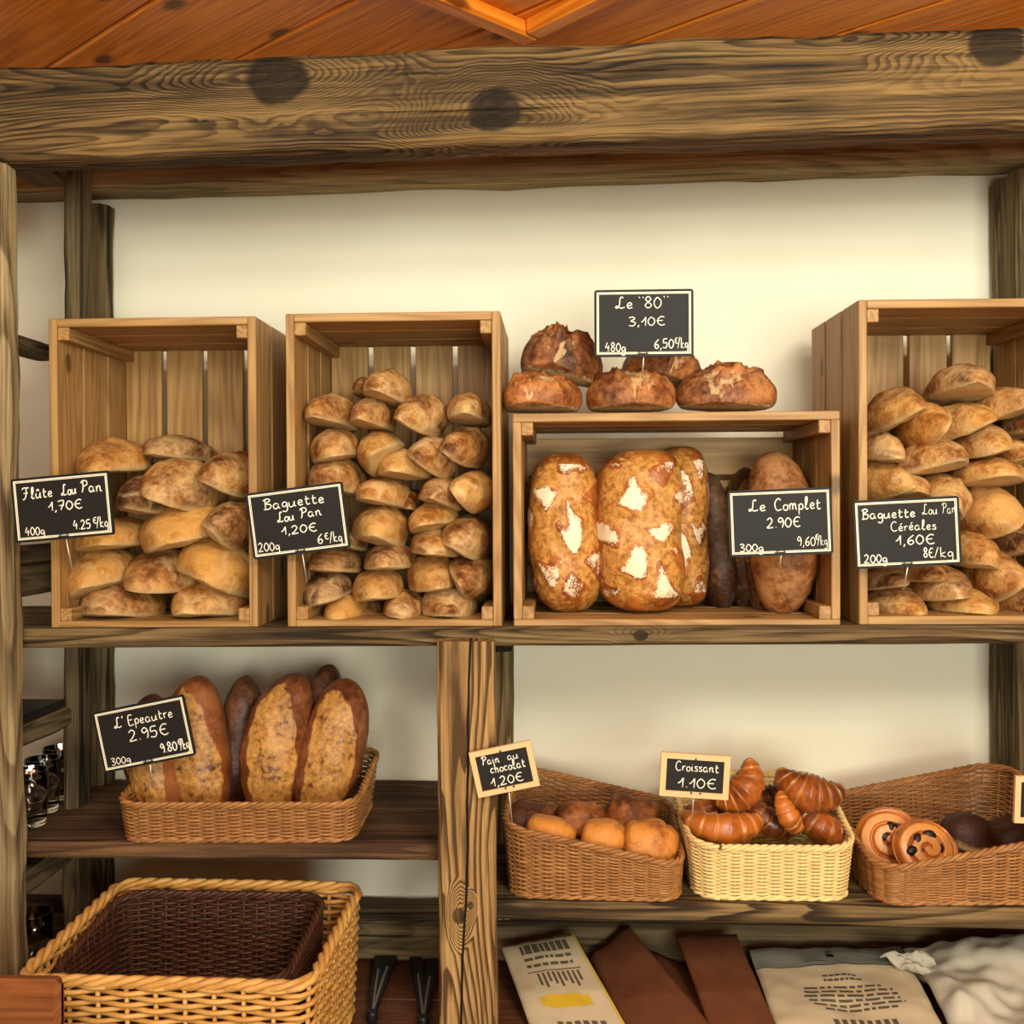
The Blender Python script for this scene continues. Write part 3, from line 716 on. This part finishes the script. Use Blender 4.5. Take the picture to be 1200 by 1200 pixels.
# croissants
def croissant(w_, r0, seed, arc=2.3, tone=.5):
    nu, nv = 84, 26; rings = []; gr = []; mr = []; Rr = w_/2/math.sin(min(arc/2, PI/2))
    for i in range(nu+1):
        t = -1+2*i/nu; a = t*arc/2
        c = Vector((Rr*math.sin(a), Rr*(1-math.cos(a))*.9, 0)); tn = Vector((math.cos(a), math.sin(a)*.9, 0)).normalized(); nm = Vector((-tn.y, tn.x, 0))
        f = abs(t)*4.2; saw = f-math.floor(f)
        rad = r0*max(.02, (1-abs(t)**2.1*.82))*(1+.16*(1-saw)-.07) * (min(1, (1-abs(t))/.05)**.5 if abs(t) > .95 else 1)
        r = []; g = []; mk = []
        for j in range(nv):
            b_ = 2*PI*j/nv; d = 1+.07*mnoise.noise(Vector((t*5+seed, math.cos(b_)*1.5, math.sin(b_)*1.5)))
            z = math.sin(b_)*rad*d; z = z if z > -rad*.6 else -rad*.6+(z+rad*.6)*.2
            q = c+nm*(math.cos(b_)*rad*d)+Vector((0, 0, z)); r.append(q)
            g.append((t, math.cos(b_)*.5, math.sin(b_)*.5)); mk.append(max(0, (saw-.72)/.28)*.7 + max(0, abs(t)-.85)*3)
        rings.append(r); gr.append(g); mr.append(mk)
    m = MB(); m.loft(rings, gr, mr=mr); o = m.build('croissant', M['croissant'], None, True)
    a = o.data.attributes.new('mm', 'FLOAT_VECTOR', 'POINT'); a.data.foreach_set('vector', [c for p in m.v for c in p])
    o['tone'] = float(tone); o['seed'] = float(seed*1.3 % 11); o['flour'] = 0.0
    return o
for (x, y, wd, rad, Y, rot, tone, lab) in [
    (390, 395, 460, 88, 1.535, (25, 4, 8), .65, 'long golden croissant lying along the front of the cream basket'),
    (490, 170, 300, 95, 1.58, (70, -52, 10), .6, 'golden croissant rising beside the 1.10€ sign'),
    (850, 195, 350, 108, 1.575, (60, 14, -10), .42, 'biggest brown croissant on top at the right of the pile'),
    (640, 360, 330, 80, 1.58, (35, 30, 15), .3, 'dark croissant in the middle of the pile under the others'),
    (920, 385, 330, 85, 1.56, (40, 25, -15), .35, 'brown croissant at the right front below the biggest one'),
    (620, 225, 300, 75, 1.64, (60, -10, 0), .28, 'dark croissant at the back between the two top croissants'),
    (290, 290, 330, 75, 1.63, (40, -20, 20), .35, 'brown croissant at the back left behind the 1.10€ sign'),
    (735, 320, 240, 62, 1.535, (40, 60, 10), .7, 'small croissant tip pointing forward in the middle of the pile')]:
    sc_[0] += 1; s = px(Y)/4.8
    o = croissant(wd*s, rad*s, sc_[0], tone=tone); o.rotation_euler = tuple(math.radians(a) for a in rot); o.location = P(770+x/4.8, 890+y/4.8, Y); tag(o, lab, 'croissant', 'croissants in the cream basket')
# raisin swirls
def swirl(label, u, v, Y, R_, rot, seed, raisins):
    nr, nt = 40, 96; vs = []; fs = []; gs = []; ms = []
    for side in (0, 1):
        for i in range(nr+1):
            r = i/nr
            for j in range(nt):
                a = 2*PI*j/nt; ph = (r*2.6 - a/(2*PI)); gv = abs(ph-round(ph)); edge = max(0, r-.82)/.18
                z = (.38*(1-edge**2.2) + .22*(1-r*r) + .14*(min(1, gv/.2)-1)*(1 if r > .06 else 0)) * (1 if side == 0 else -.8)
                rr_ = r*(1+.04*mnoise.noise(Vector((math.cos(a)*2+seed, math.sin(a)*2, 0))))
                vs.append((R_*rr_*math.cos(a), R_*rr_*math.sin(a)*.92, R_*.62*z)); gs.append((r, a, .2)); ms.append(min(1, max(0, (gv-.12)/.15))*.8*(1-edge) + .001)
    n1 = (nr+1)*nt
    for sd in (0, 1):
        for i in range(nr):
            for j in range(nt):
                a_ = sd*n1+i*nt+j; b_ = sd*n1+i*nt+(j+1) % nt; f = (a_, a_+nt, b_+nt, b_)
                fs.append(f if sd == 0 else f[::-1])
    for j in range(nt):
        a_ = nr*nt+j; b_ = nr*nt+(j+1) % nt; fs.append((a_, a_+n1, b_+n1, b_))
    m = MB(); m.add(vs, fs, gs, ms); o = m.build('raisin_swirl', M['croissant'], None, True)
    a = o.data.attributes.new('mm', 'FLOAT_VECTOR', 'POINT'); a.data.foreach_set('vector', [c for p in m.v for c in p])
    o['tone'] = .72; o['seed'] = float(seed); o['flour'] = 0.0
    for (rx, ry, rs) in raisins:
        q = MB(); prof = [(max(1e-4, math.sin(PI*k/8)*rs*R_), -math.cos(PI*k/8)*rs*R_*.7) for k in range(9)]
        q.lathe(prof, 12); rz = q.build('raisin', M['raisin'], o, True); rz.location = (rx*R_, ry*R_*.92, R_*.28); rz.scale = (1.4, 1, .9); rz.rotation_euler = (0, 0, rx*5)
    o.location = P(u, v, Y); o.rotation_euler = tuple(math.radians(t) for t in rot)
    return tag(o, label, 'pastry', 'raisin swirls in the right basket')
swirl('raisin swirl pastry facing forward with dark raisins, in the right brown basket', 1084, 996, 1.56, .050, (62, 14, 0), 3, [(-.35, .2, .14), (.0, .45, .15), (-.5, -.2, .15), (.35, .1, .1), (-.1, -.1, .08), (.5, -.25, .1)])
swirl('raisin swirl pastry turned sideways at the left end of the right basket', 1040, 982, 1.60, .050, (62, -30, 10), 5, [(-.1, .1, .15), (.2, .2, .15), (.45, .1, .12)])
for (u, v, wd, ht, Y, an, lab) in [(1135, 972, 62, 40, 1.62, 12, 'dark chocolate-coloured bun behind the raisin swirl'), (1182, 975, 54, 34, 1.60, -10, 'dark bun nearest the right end of the right basket')]:
    sc_[0] += 1; s = px(Y)
    o = loaf('dark_bun', wd*s, ht*s, .08, M['complet'], seed=sc_[0], kind='smooth', tone=.02, flour=0); o.rotation_euler = (0, math.radians(an), .2)
    o.location = P(u, v, Y); tag(o, lab, 'pastry', 'dark buns in the right basket')

# ------------------------------------------------------------------ hand-lettered price signs
G = {'F': [[(0, .85), (.15, 1), (.62, .98)], [(.38, .98), (.33, .4), (.2, .02), (0, -.06)], [(.1, .5), (.5, .52)]],
'l': [[(0, .1), (.2, .6), (.22, 1), (.1, .95), (.08, .2), (.18, 0), (.3, .1)]], 'u': [[(0, .45), (.02, .1), (.15, 0), (.32, .15), (.38, .48), (.38, .1), (.48, .02)]],
'û': [[(0, .45), (.02, .1), (.15, 0), (.32, .15), (.38, .48), (.38, .1), (.48, .02)], [(.08, .64), (.2, .8), (.32, .64)]],
't': [[(.12, .8), (.1, .15), (.2, 0), (.34, .08)], [(0, .5), (.32, .52)]], 'e': [[(0, .22), (.3, .3), (.25, .48), (.1, .45), (.02, .22), (.12, .02), (.36, .08)]],
'é': [[(0, .22), (.3, .3), (.25, .48), (.1, .45), (.02, .22), (.12, .02), (.36, .08)], [(.14, .62), (.3, .8)]],
'L': [[(.5, .88), (.42, 1), (.3, .85), (.25, .3), (.1, .02), (0, .1), (.12, .2), (.35, .02), (.6, .1)]],
'o': [[(.2, .48), (.04, .35), (.04, .1), (.2, 0), (.36, .12), (.36, .38), (.2, .48)]], 'P': [[(.2, .95), (.18, .4), (.08, 0)], [(0, .8), (.2, 1), (.5, .95), (.52, .65), (.2, .5)]],
'a': [[(.36, .4), (.2, .5), (.04, .35), (.05, .1), (.2, 0), (.35, .2), (.37, .45), (.38, .1), (.48, .02)]], 'n': [[(.02, .48), (.05, 0)], [(.05, .3), (.2, .5), (.32, .4), (.34, .1), (.48, .02)]],
'1': [[(0, .38), (.14, .55), (.28, .92)], [(.28, .92), (.26, 0)]], '7': [[(0, .9), (.4, .92), (.16, 0)], [(.05, .45), (.4, .48)]],
'0': [[(.2, .9), (.03, .6), (.03, .25), (.2, 0), (.4, .25), (.4, .65), (.2, .9)]], '€': [[(.5, .85), (.3, .92), (.1, .65), (.1, .25), (.3, 0), (.52, .1)], [(0, .48), (.4, .5)]],
'4': [[(.2, .95), (0, .4)], [(0, .4), (.42, .42)], [(.32, .65), (.29, 0)]], '2': [[(.02, .75), (.2, .95), (.36, .7), (.2, .3), (0, .02), (.42, .05)]],
'5': [[(.4, .92), (.1, .9), (.06, .52), (.3, .55), (.38, .3), (.25, .02), (0, .08)]], '/': [[(0, -.05), (.28, 1)]], 'k': [[(.05, 1), (.04, 0)], [(.36, .5), (.06, .25), (.4, 0)]],
'g': [[(.34, .42), (.18, .5), (.03, .32), (.1, .08), (.3, .15), (.36, .45), (.36, -.2), (.2, -.4), (0, -.3)]],
'B': [[(.15, .95), (.12, 0)], [(0, .85), (.3, 1), (.48, .8), (.15, .55), (.52, .4), (.4, .05), (0, .02)]], '6': [[(.38, .9), (.1, .55), (.04, .2), (.2, 0), (.38, .2), (.25, .42), (.06, .25)]],
'8': [[(.2, .5), (.05, .72), (.2, .95), (.36, .72), (.2, .5), (.02, .22), (.2, 0), (.4, .22), (.2, .5)]], 'C': [[(.5, .85), (.3, 1), (.05, .7), (.05, .25), (.25, 0), (.55, .1)]],
'm': [[(.02, .48), (.04, 0)], [(.04, .3), (.16, .5), (.26, .4), (.27, 0)], [(.27, .3), (.4, .5), (.5, .4), (.52, .05), (.6, .02)]], 'p': [[(.05, .48), (.03, -.4)], [(.04, .35), (.2, .5), (.36, .35), (.28, .05), (.05, .1)]],
'r': [[(.02, .48), (.05, 0)], [(.05, .3), (.18, .48), (.3, .45)]], 's': [[(.32, .45), (.12, .48), (.06, .35), (.3, .2), (.26, .02), (0, .05)]],
'3': [[(0, .88), (.25, .95), (.36, .75), (.12, .52), (.4, .35), (.28, .02), (0, .05)]], '9': [[(.36, .7), (.2, .92), (.03, .7), (.15, .48), (.36, .65), (.36, .3), (.28, 0)]],
'i': [[(.05, .48), (.06, .1), (.18, .02)], [(.07, .68), (.09, .7)]], 'c': [[(.34, .42), (.18, .5), (.02, .3), (.08, .05), (.33, .06)]],
'h': [[(.06, 1), (.04, 0)], [(.04, .3), (.2, .5), (.32, .38), (.34, .05), (.42, .02)]], "'": [[(.06, 1), (.02, .78)]], '"': [[(.02, 1.1), (.06, .95)], [(.16, 1.1), (.18, .95)]],
'E': [[(.45, .95), (.1, .92), (.08, .02), (.48, .05)], [(.08, .5), (.4, .52)]], ',': [[(.1, .06), (.02, -.2)]], '.': [[(.05, .02), (.08, .06)]]}
def crs(pts, n=5):
    if len(pts) < 3: return pts
    out = []; q = [pts[0]]+list(pts)+[pts[-1]]
    for i in range(1, len(q)-2):
        for k in range(n):
            t = k/n; o = []
            for d in (0, 1):
                a, b_, c, e = q[i-1][d], q[i][d], q[i+1][d], q[i+2][d]
                o.append(.5*(2*b_+(c-a)*t+(2*a-5*b_+4*c-e)*t*t+(3*b_-a-3*c+e)*t**3))
            out.append(tuple(o))
    return out+[pts[-1]]
def letters(mb, text, x, z, size, thick, width, slope=0):
    """text centred on x at baseline z (metres on the board), stretched to the given width"""
    adv = []; cur = 0
    for ch in text:
        if ch == ' ': cur += .42; continue
        g = G[ch]; wd = max(p[0] for s in g for p in s); adv.append((ch, cur)); cur += wd+.14
    cur -= .14; kx = width/(cur*size)
    for ch, o in adv:
        jy = rng.uniform(-.03, .03)
        for s in G[ch]:
            pts = [(x-width/2+(o+p[0])*size*kx, -.0004, z+(p[1]+jy)*size+slope*(o*size*kx)) for p in crs(s)]
            mb.tube(pts, thick, 5, flat=.35)
SG = 'handwritten price signs'
def sign(label, cu, cv, wpx, hpx, ang, Y, lines, pin_v, pin_u, wood=False, yaw=0, thick=.00095):
    s = px(Y); W, H = wpx*s, hpx*s; c = P(cu, cv, Y)
    r = tag(empty('price_sign', c, (0, math.radians(ang), math.radians(yaw))), label, 'price sign', SG)
    def rrect(w_, h_, rad, y0, y1, mat, nm):
        b = MB(); pts = []
        for (sx, sz, a0) in ((1, 1, 0), (-1, 1, PI/2), (-1, -1, PI), (1, -1, 3*PI/2)):
            for k in range(5):
                a = a0+k*PI/8; pts.append((sx*(w_/2-rad)+rad*math.cos(a), sz*(h_/2-rad)+rad*math.sin(a)))
        b.loft([[(p[0], y1, p[1]) for p in pts], [(p[0], y0, p[1]) for p in pts]]); return b.build(nm, mat, r)
    def frame(iw, ih, th, y0, y1, b):
        b.board((-iw/2, y0, ih/2-th), (iw/2, y1, ih/2), 0, .0001); b.board((-iw/2, y0, -ih/2), (iw/2, y1, -ih/2+th), 0, .0001)
        b.board((-iw/2, y0, -ih/2+th), (-iw/2+th, y1, ih/2-th), 2, .0001); b.board((iw/2-th, y0, -ih/2+th), (iw/2, y1, ih/2-th), 2, .0001)
    if wood:
        rrect(W*.96, H*.94, .001, -.0005, .002, M['board'], 'board')
        b = MB(); frame(W, H, W*.085, -.003, .0035, b); b.build('frame', M['signwood'], r)
        b = MB()
        for xx, zz in ((-.04*W, -H/2+W*.07), (.09*W, -H/2+W*.07), (0, H/2-W*.07)): b.board((xx-.0012, -.0036, zz-.0014), (xx+.0012, -.0029, zz+.0014), 0, .0001)
        b.build('slots', M['black'], r)
    else:
        rrect(W, H, .004, 0, .003, M['board'], 'board')
        b = MB(); i1 = .0035
        frame(W-2*i1, H-2*i1, .0015, -.0004, .0002, b); frame(W-2*i1-.0042, H-2*i1-.0042, .0010, -.0004, .0002, b)
        b.board((-.010, -.0004, -H/2+i1), (.006, .0002, -H/2+i1+.003), 0, .0001)
        b.build('border', M['border'], r)
        b = MB()
        for xx in (-.006, .004): b.board((xx-.0009, -.0007, -H/2+i1), (xx+.0009, .0001, -H/2+i1+.0032), 0, .0001)
        b.build('slots', M['black'], r)
    b = MB()
    for (t, fx, fz, fs, fw, th) in lines:
        letters(b, t, fx*W, fz*H, fs*H, thick*th, fw*W)
    b.build('lettering', M['chalk'], r, True)
    p = P(pin_u, pin_v, Y+.004); top = Vector((0, .0015, -H/2+.004)); inv = Matrix.Rotation(math.radians(-ang), 3, 'Y') @ Matrix.Rotation(math.radians(-yaw), 3, 'Z')
    loc = inv @ (p-c); loc.y = .03
    b = MB(); loc.y = .012; b.tube([top, loc], .0009, 6); b.build('pin', M['steel'], r, True)
    return r
YS = 1.455
sign('black sign priced 1,70€ hanging in front of the left post and leftmost crate', 73, 594, 121, 77, -4.8, 1.385,
     [('Flûte', -.24, .17, .17, .30, 1), ('Lou', .08, .18, .17, .15, 1), ('Pan', .31, .19, .18, .21, 1), ('1,70€', .03, -.05, .15, .34, 1), ('400g', -.30, -.40, .14, .19, .8), ('4.25', .18, -.37, .15, .17, .9), ('€', .315, -.30, .10, .04, .8), ('/kg', .385, -.37, .17, .11, .8)], 670, 82)
sign('tilted black sign priced 1,20€ with 6€/kg, between the two leftmost crates', 349, 610, 117, 79, -7, YS,
     [('Baguette', -.02, .22, .16, .62, 1), ('Lou', -.12, .01, .15, .17, 1), ('Pan', .14, .03, .15, .22, 1), ('1,20€', .0, -.19, .13, .36, 1), ('200g', -.33, -.40, .14, .21, .8), ('6', .20, -.39, .16, .05, .9), ('€', .27, -.33, .10, .04, .8), ('/kg', .36, -.39, .16, .12, .8)], 683, 358)
sign('black sign priced 3,10€ standing in the round loaves on the crate', 754.5, 378.5, 115, 78, 0, 1.47,
     [('Le', -.20, .22, .17, .17, .9), ('80', .09, .22, .18, .16, .9), ('"', -.03, .22, .16, .05, .7), ('"', .22, .22, .16, .05, .7), ('3,10€', .03, -.04, .14, .36, .85), ('480g', -.29, -.42, .14, .20, .8), ('6,50', .20, -.38, .15, .19, .9), ('€', .325, -.31, .09, .03, .7), ('/kg', .39, -.38, .16, .10, .75)], 443, 753)
sign('black sign priced 2.90€ in front of the wholemeal loaves at the crate right', 914.5, 612, 119, 77, -2, YS,
     [('Le', -.22, .18, .17, .16, 1), ('Complet', .17, .18, .18, .44, 1), ('2.90€', .03, -.08, .16, .32, 1), ('300g', -.29, -.42, .12, .22, .85), ('9,60', .24, -.37, .15, .17, .75), ('€', .345, -.28, .08, .03, .8), ('/kg', .395, -.37, .15, .09, .6)], 668, 915)
sign('black sign priced 1,60€ in front of the seeded baguette crate', 1063, 624, 121, 79, -2.6, YS,
     [('Baguette', -.17, .22, .15, .50, 1), ('Lou', .22, .25, .15, .14, .6), ('Pan', .40, .25, .15, .13, .5), ('Céréales', .06, .03, .14, .42, .8), ('1,60€', .07, -.18, .15, .36, 1), ('200g', -.31, -.42, .13, .21, .9), ('8€', .19, -.38, .15, .09, .9), ('/kg', .33, -.39, .15, .17, .75)], 692, 1061)
sign('tilted black sign priced 2.95€ leaning on the dark loaves of the left basket', 168.5, 860, 114, 74, -11.5, 1.475,
     [("L'", -.24, .18, .17, .10, 1), ('Epeautre', .10, .18, .17, .48, .9), ('2.95€', .05, -.08, .19, .42, 1), ('300g', -.30, -.40, .12, .20, .7), ('9.80', .23, -.36, .16, .17, 1), ('€', .355, -.28, .09, .035, .8), ('/kg', .40, -.37, .18, .09, .9)], 925, 176)
sign('small wood-framed sign priced 1,20€ in the pastry basket by the middle post', 591, 901, 74, 54, -12, 1.41,
     [('Pain', -.19, .17, .18, .28, .9), ('au', .17, .17, .18, .17, .8), ('chocolat', .06, -.04, .20, .56, .9), ('1,20€', .0, -.33, .20, .52, .9)], 968, 600, True)
sign('small wood-framed sign priced 1.10€ above the cream croissant basket', 814, 909, 80, 51, 3.5, 1.462,
     [('Croissant', .03, .10, .22, .62, .9), ('1.10€', .04, -.28, .24, .55, 1)], 968, 812, True)
sign('wood-framed sign cut by the right edge of the photo, above the right basket', 1229, 938, 78, 54, 2, 1.46, [], 985, 1226, True)

# ------------------------------------------------------------------ bags, tongs and odds on the worktop
def patch(q, th, nu, nv, wav, seed):
    A, B, D, E = [Vector(p) for p in q]                        # top-left, top-right, bottom-right, bottom-left
    nrm = (B-A).cross(E-A).normalized()
    if nrm.y > 0: nrm = -nrm
    def f(s, t, off=0):
        p = (A*(1-s)+B*s)*(1-t)+(E*(1-s)+D*s)*t
        d = wav*(mnoise.noise(Vector((s*3+seed, t*3, 1)))+.5*mnoise.noise(Vector((s*8+seed, t*8, 4))))
        bulge = th*.5*(max(0, 1-(2*s-1)**4)*max(0, 1-(2*t-1)**6))**.5
        return p + nrm*(d+off), bulge, nrm
    return f
def bag(name, label, q, mat, th=.008, wav=.003, seed=0, prints=(), cat='paper bag', group=None, nu=26, nv=26, fn=None):
    f = patch(q, th, nu, nv, wav, seed); b = MB(); vs = []; fs = []
    for sg in (1, -1):
        for i in range(nu+1):
            for j in range(nv+1):
                s, t = i/nu, j/nv
                if fn: s2, t2 = fn(s, t)
                else: s2, t2 = s, t
                p, bl, n = f(s2, t2); vs.append(p+n*(bl+.0006)*sg)
    k = (nu+1)*(nv+1)
    for sg in (0, 1):
        for i in range(nu):
            for j in range(nv):
                a = sg*k+i*(nv+1)+j; c = (a, a+1, a+nv+2, a+nv+1); fs.append(c if sg == 0 else c[::-1])
    bd = [i*(nv+1) for i in range(nu+1)] + [nu*(nv+1)+j for j in range(1, nv+1)] + [i*(nv+1)+nv for i in range(nu-1, -1, -1)] + [j for j in range(nv-1, 0, -1)]
    for i in range(len(bd)):
        a, c = bd[i], bd[(i+1) % len(bd)]; fs.append((a, c, c+k, a+k))
    b.add(vs, fs); o = b.build(name, mat, None, True); tag(o, label, cat, group)
    for (nm, pm, rects) in prints:
        m = MB()
        for (s0, t0, s1, t1) in rects:
            n_ = max(1, int((s1-s0)*24)); nt_ = max(1, int((t1-t0)*24)); g = []
            for i in range(n_+1):
                for j in range(nt_+1):
                    s, t = s0+(s1-s0)*i/n_, t0+(t1-t0)*j/nt_; p, bl, n = f(s, t); g.append(p+n*(bl+.0011))
            m.add(g, [(i*(nt_+1)+j, i*(nt_+1)+j+1, (i+1)*(nt_+1)+j+1, (i+1)*(nt_+1)+j) for i in range(n_) for j in range(nt_)])
        m.build(nm, pm, o)
    return o
def paper(name, c1, c2, rough=.8):
    m = NT(name, rough, .15); tc = m.n('ShaderNodeTexCoord').outputs['Object']; n = m.noise(tc, 25, 4); m.color(m.mix(n, c1, c2)); m.bump(m.noise(tc, 60, 3), .25, .002); return m.mat
M['white_paper'] = paper('cream_paper', srgb(188, 170, 138), srgb(202, 184, 152)); M['kraft'] = paper('brown_kraft', srgb(110, 66, 40), srgb(92, 52, 32))
M['ink'] = plain('grey_ink', srgb(92, 80, 64), .8); M['yellow'] = plain('yellow_ink', srgb(206, 168, 40), .8)
M['grey_plastic'] = plain('grey_plastic', srgb(128, 124, 114), .45); M['ltplastic'] = paper('cloudy_plastic', srgb(196, 188, 170), srgb(172, 164, 146), .35)
def dashes(s0, s1, t, h, n, seed):
    r = random.Random(seed); out = []; x = s0
    while x < s1:
        w_ = r.uniform(.4, 1.4)*(s1-s0)/n; out.append((x, t, min(s1, x+w_), t+h)); x += w_+.25*(s1-s0)/n
    return out
vb2 = 1222
wp = [P(587, 1109, 1.66), P(672, 1094, 1.66), P(745, vb2, 1.455), P(628, vb2, 1.455)]
bars = dashes(.22, .85, .06, .10, 9, 1)+dashes(.22, .82, .2, .03, 7, 2)+dashes(.22, .8, .27, .03, 6, 3)+[(.2, .345, .85, .355)]
bars += [(.3+i*.06, .37, .33+i*.06, .37+.12+.03*math.sin(i*2.1)) for i in range(9)]
big = [(.3+i*.09, .83, .36+i*.09, .99) for i in range(6)]
bag('paper_bag', 'cream paper bag with dark print and a yellow oval, beside the middle post', wp, M['white_paper'], seed=2, prints=[('print', M['ink'], bars+big), ('yellow_band', M['yellow'], [(.22, .60, .78, .69), (.30, .585, .70, .705), (.97, .0, .995, .98)])])
bag('paper_bag', 'brown kraft bag with a pointed top, next to the cream paper bag', [P(690, 1122, 1.675), P(736, 1084, 1.685), P(850, vb2, 1.455), P(742, vb2, 1.455)], M['kraft'], seed=5, group='brown kraft bags')
bag('paper_bag', 'brown kraft bag lying behind, between the other two kraft bags', [P(745, 1108, 1.695), P(800, 1130, 1.695), P(880, vb2, 1.455), P(800, vb2, 1.455)], M['kraft'], seed=6, th=.004, group='brown kraft bags')
bag('paper_bag', 'upright brown kraft bag with a folded square top, left of the plastic bag', [P(793, 1097, 1.66), P(863, 1095, 1.66), P(918, vb2, 1.455), P(838, vb2, 1.455)], M['kraft'], seed=8, group='brown kraft bags')
pb = [P(878, 1114, 1.67), P(1055, 1110, 1.67), P(1115, vb2, 1.455), P(915, vb2, 1.455)]
tx = []
for k, (a, c) in enumerate([(.40, .62), (.40, .64), (.26, .74), (.25, .80), (.24, .82), (.26, .82), (.28, .84), (.34, .78)]):
    tx += dashes(a, c, .34+k*.045+(.03 if k > 1 else 0), .022, 8, k+20)
tx += [(.36+i*.05, .80, .39+i*.05, .90) for i in range(8)]
o = bag('plastic_bag', 'white plastic carrier bag with grey top strip and printed lines', pb, M['white_paper'], wav=.006, seed=11, cat='plastic bag',
    prints=[('top_strip', M['grey_plastic'], [(.0, .005, 1, .22)]), ('print', M['ink'], tx), ('seams', M['black'], [(0, .17, 1, .178), (0, .22, 1, .228)]), ('handle_hole', M['black'], [(.48, .06, .53, .145)])])
def crump(seed):
    return None
bag('plastic_bag', 'crumpled cloudy plastic bag lying at the bottom right corner', [P(1058, 1112, 1.66), P(1270, 1095, 1.66), P(1290, vb2, 1.455), P(1128, vb2, 1.455)], M['ltplastic'], th=.035, wav=.022, seed=17, nu=60, nv=60, cat='plastic bag')
bag('plastic_bag', 'twisted strip of white plastic bag lying over the printed carrier bag', [P(1030, 1122, 1.62), P(1085, 1118, 1.62), P(1128, 1158, 1.575), P(1075, 1138, 1.585)], M['ltplastic'], th=.012, wav=.012, seed=23, nu=40, nv=40, cat='plastic bag')
# tongs
def tongs(label, pivot, tips, seed):
    r = tag(empty('serving_tongs', pivot), label, 'tongs', 'black tongs on the worktop')
    for tp in tips:
        d = Vector(tp)-Vector(pivot); side = Vector((-d.y, d.x, 0)).normalized()
        b = MB(); rings = []
        for i in range(13):
            t = i/12; c = d*t + Vector((0, 0, .006+.012*math.sin(t*PI)*.4)); hw = .004+.006*t; hz = .0045
            rings.append([c-side*hw+Vector((0, 0, -hz)), c+side*hw+Vector((0, 0, -hz)), c+side*hw+Vector((0, 0, hz)), c-side*hw+Vector((0, 0, hz))])
        b.loft(rings); a = b.build('arm', M['black'], r)
        b = MB(); b.tube([d*t+Vector((0, 0, .012+.005*math.sin(t*PI))) for t in (.02, .2, .4, .6, .62)], .0022, 6); b.build('edge', M['greyedge'], a)
    b = MB(); b.lathe([(.001, 0), (.008, 0), (.009, .004), (.009, .012), (.007, .015), (.001, .015)], 16); b.build('hinge', M['black'], r)
    return r
z = CTZ+.001
pv = PZ(436, 1190, z+.008); pv.z = z
tongs('open black tongs lying beside the large honey-coloured basket', pv, [PZ(447, 1122, z)-Vector((0, 0, 0)), PZ(463, 1118, z)], 1)
pv = PZ(496, 1196, z+.008); pv.z = z
tongs('black tongs lying half hidden behind the middle post', pv, [PZ(487, 1128, z), PZ(508, 1132, z)], 2)
# upright wooden board in the foreground
a = P(68, 1150, 1.13)
b = MB(); b.board((a.x-.40, 1.13, CTZ+.001), (a.x, 1.15, a.z), 0, .006)
M['box'] = pine('orange_brown_box_wood', srgb(150, 92, 46), srgb(128, 74, 36), srgb(100, 56, 28), rough=.5)
o = b.build('wooden_board', M['box']); tag(o, 'orange-brown upright wooden board at the bottom left corner in front of the basket', 'tray')
# glasses and tray in the left bay
gm = NT('clear_glass', .03, .5); gm.color((.92, .95, .93, 1)); gm.b.inputs['Transmission Weight'].default_value = 1; gm.b.inputs['IOR'].default_value = 1.45; M['glass'] = gm.mat
def tumbler(loc, r_, h_, lab):
    b = MB(); b.lathe([(.0005, 0), (r_*.85, 0), (r_*.9, .004), (r_, h_*.6), (r_*1.02, h_), (r_*.95, h_), (r_*.92, h_*.6), (r_*.8, .008), (.0005, .007)], 24)
    o = b.build('glass_tumbler', M['glass'], None, True, loc); return tag(o, lab, 'glass', 'glasses behind the left post')
LZ2 = P(100, 988, 1.47).z+.003
tumbler((P(66, 900, 1.68).x, 1.69, LZ2), .026, .085, 'clear glass jar furthest back on the shelf behind the left post')
tumbler((P(48, 900, 1.61).x, 1.615, LZ2), .027, .085, 'clear glass jar in the middle of those behind the left post')
tumbler((P(40, 900, 1.54).x-.01, 1.545, LZ2), .027, .085, 'clear glass jar nearest the front behind the left post')
tumbler((P(38, 1060, 1.62).x, 1.62, CTZ+.001), .03, .11, 'clear glass jar on the worktop behind the left post')
x1 = P(80, 600, 1.63).x
b = MB(); zt = P(44, 838, 1.56).z+.002
b.board((x1-.10, 1.475, zt), (x1-.002, 1.62, zt+.012), 1, .002); o = b.build('serving_tray', M['black']); tag(o, 'black tray lying on the side rail behind the left post', 'tray')
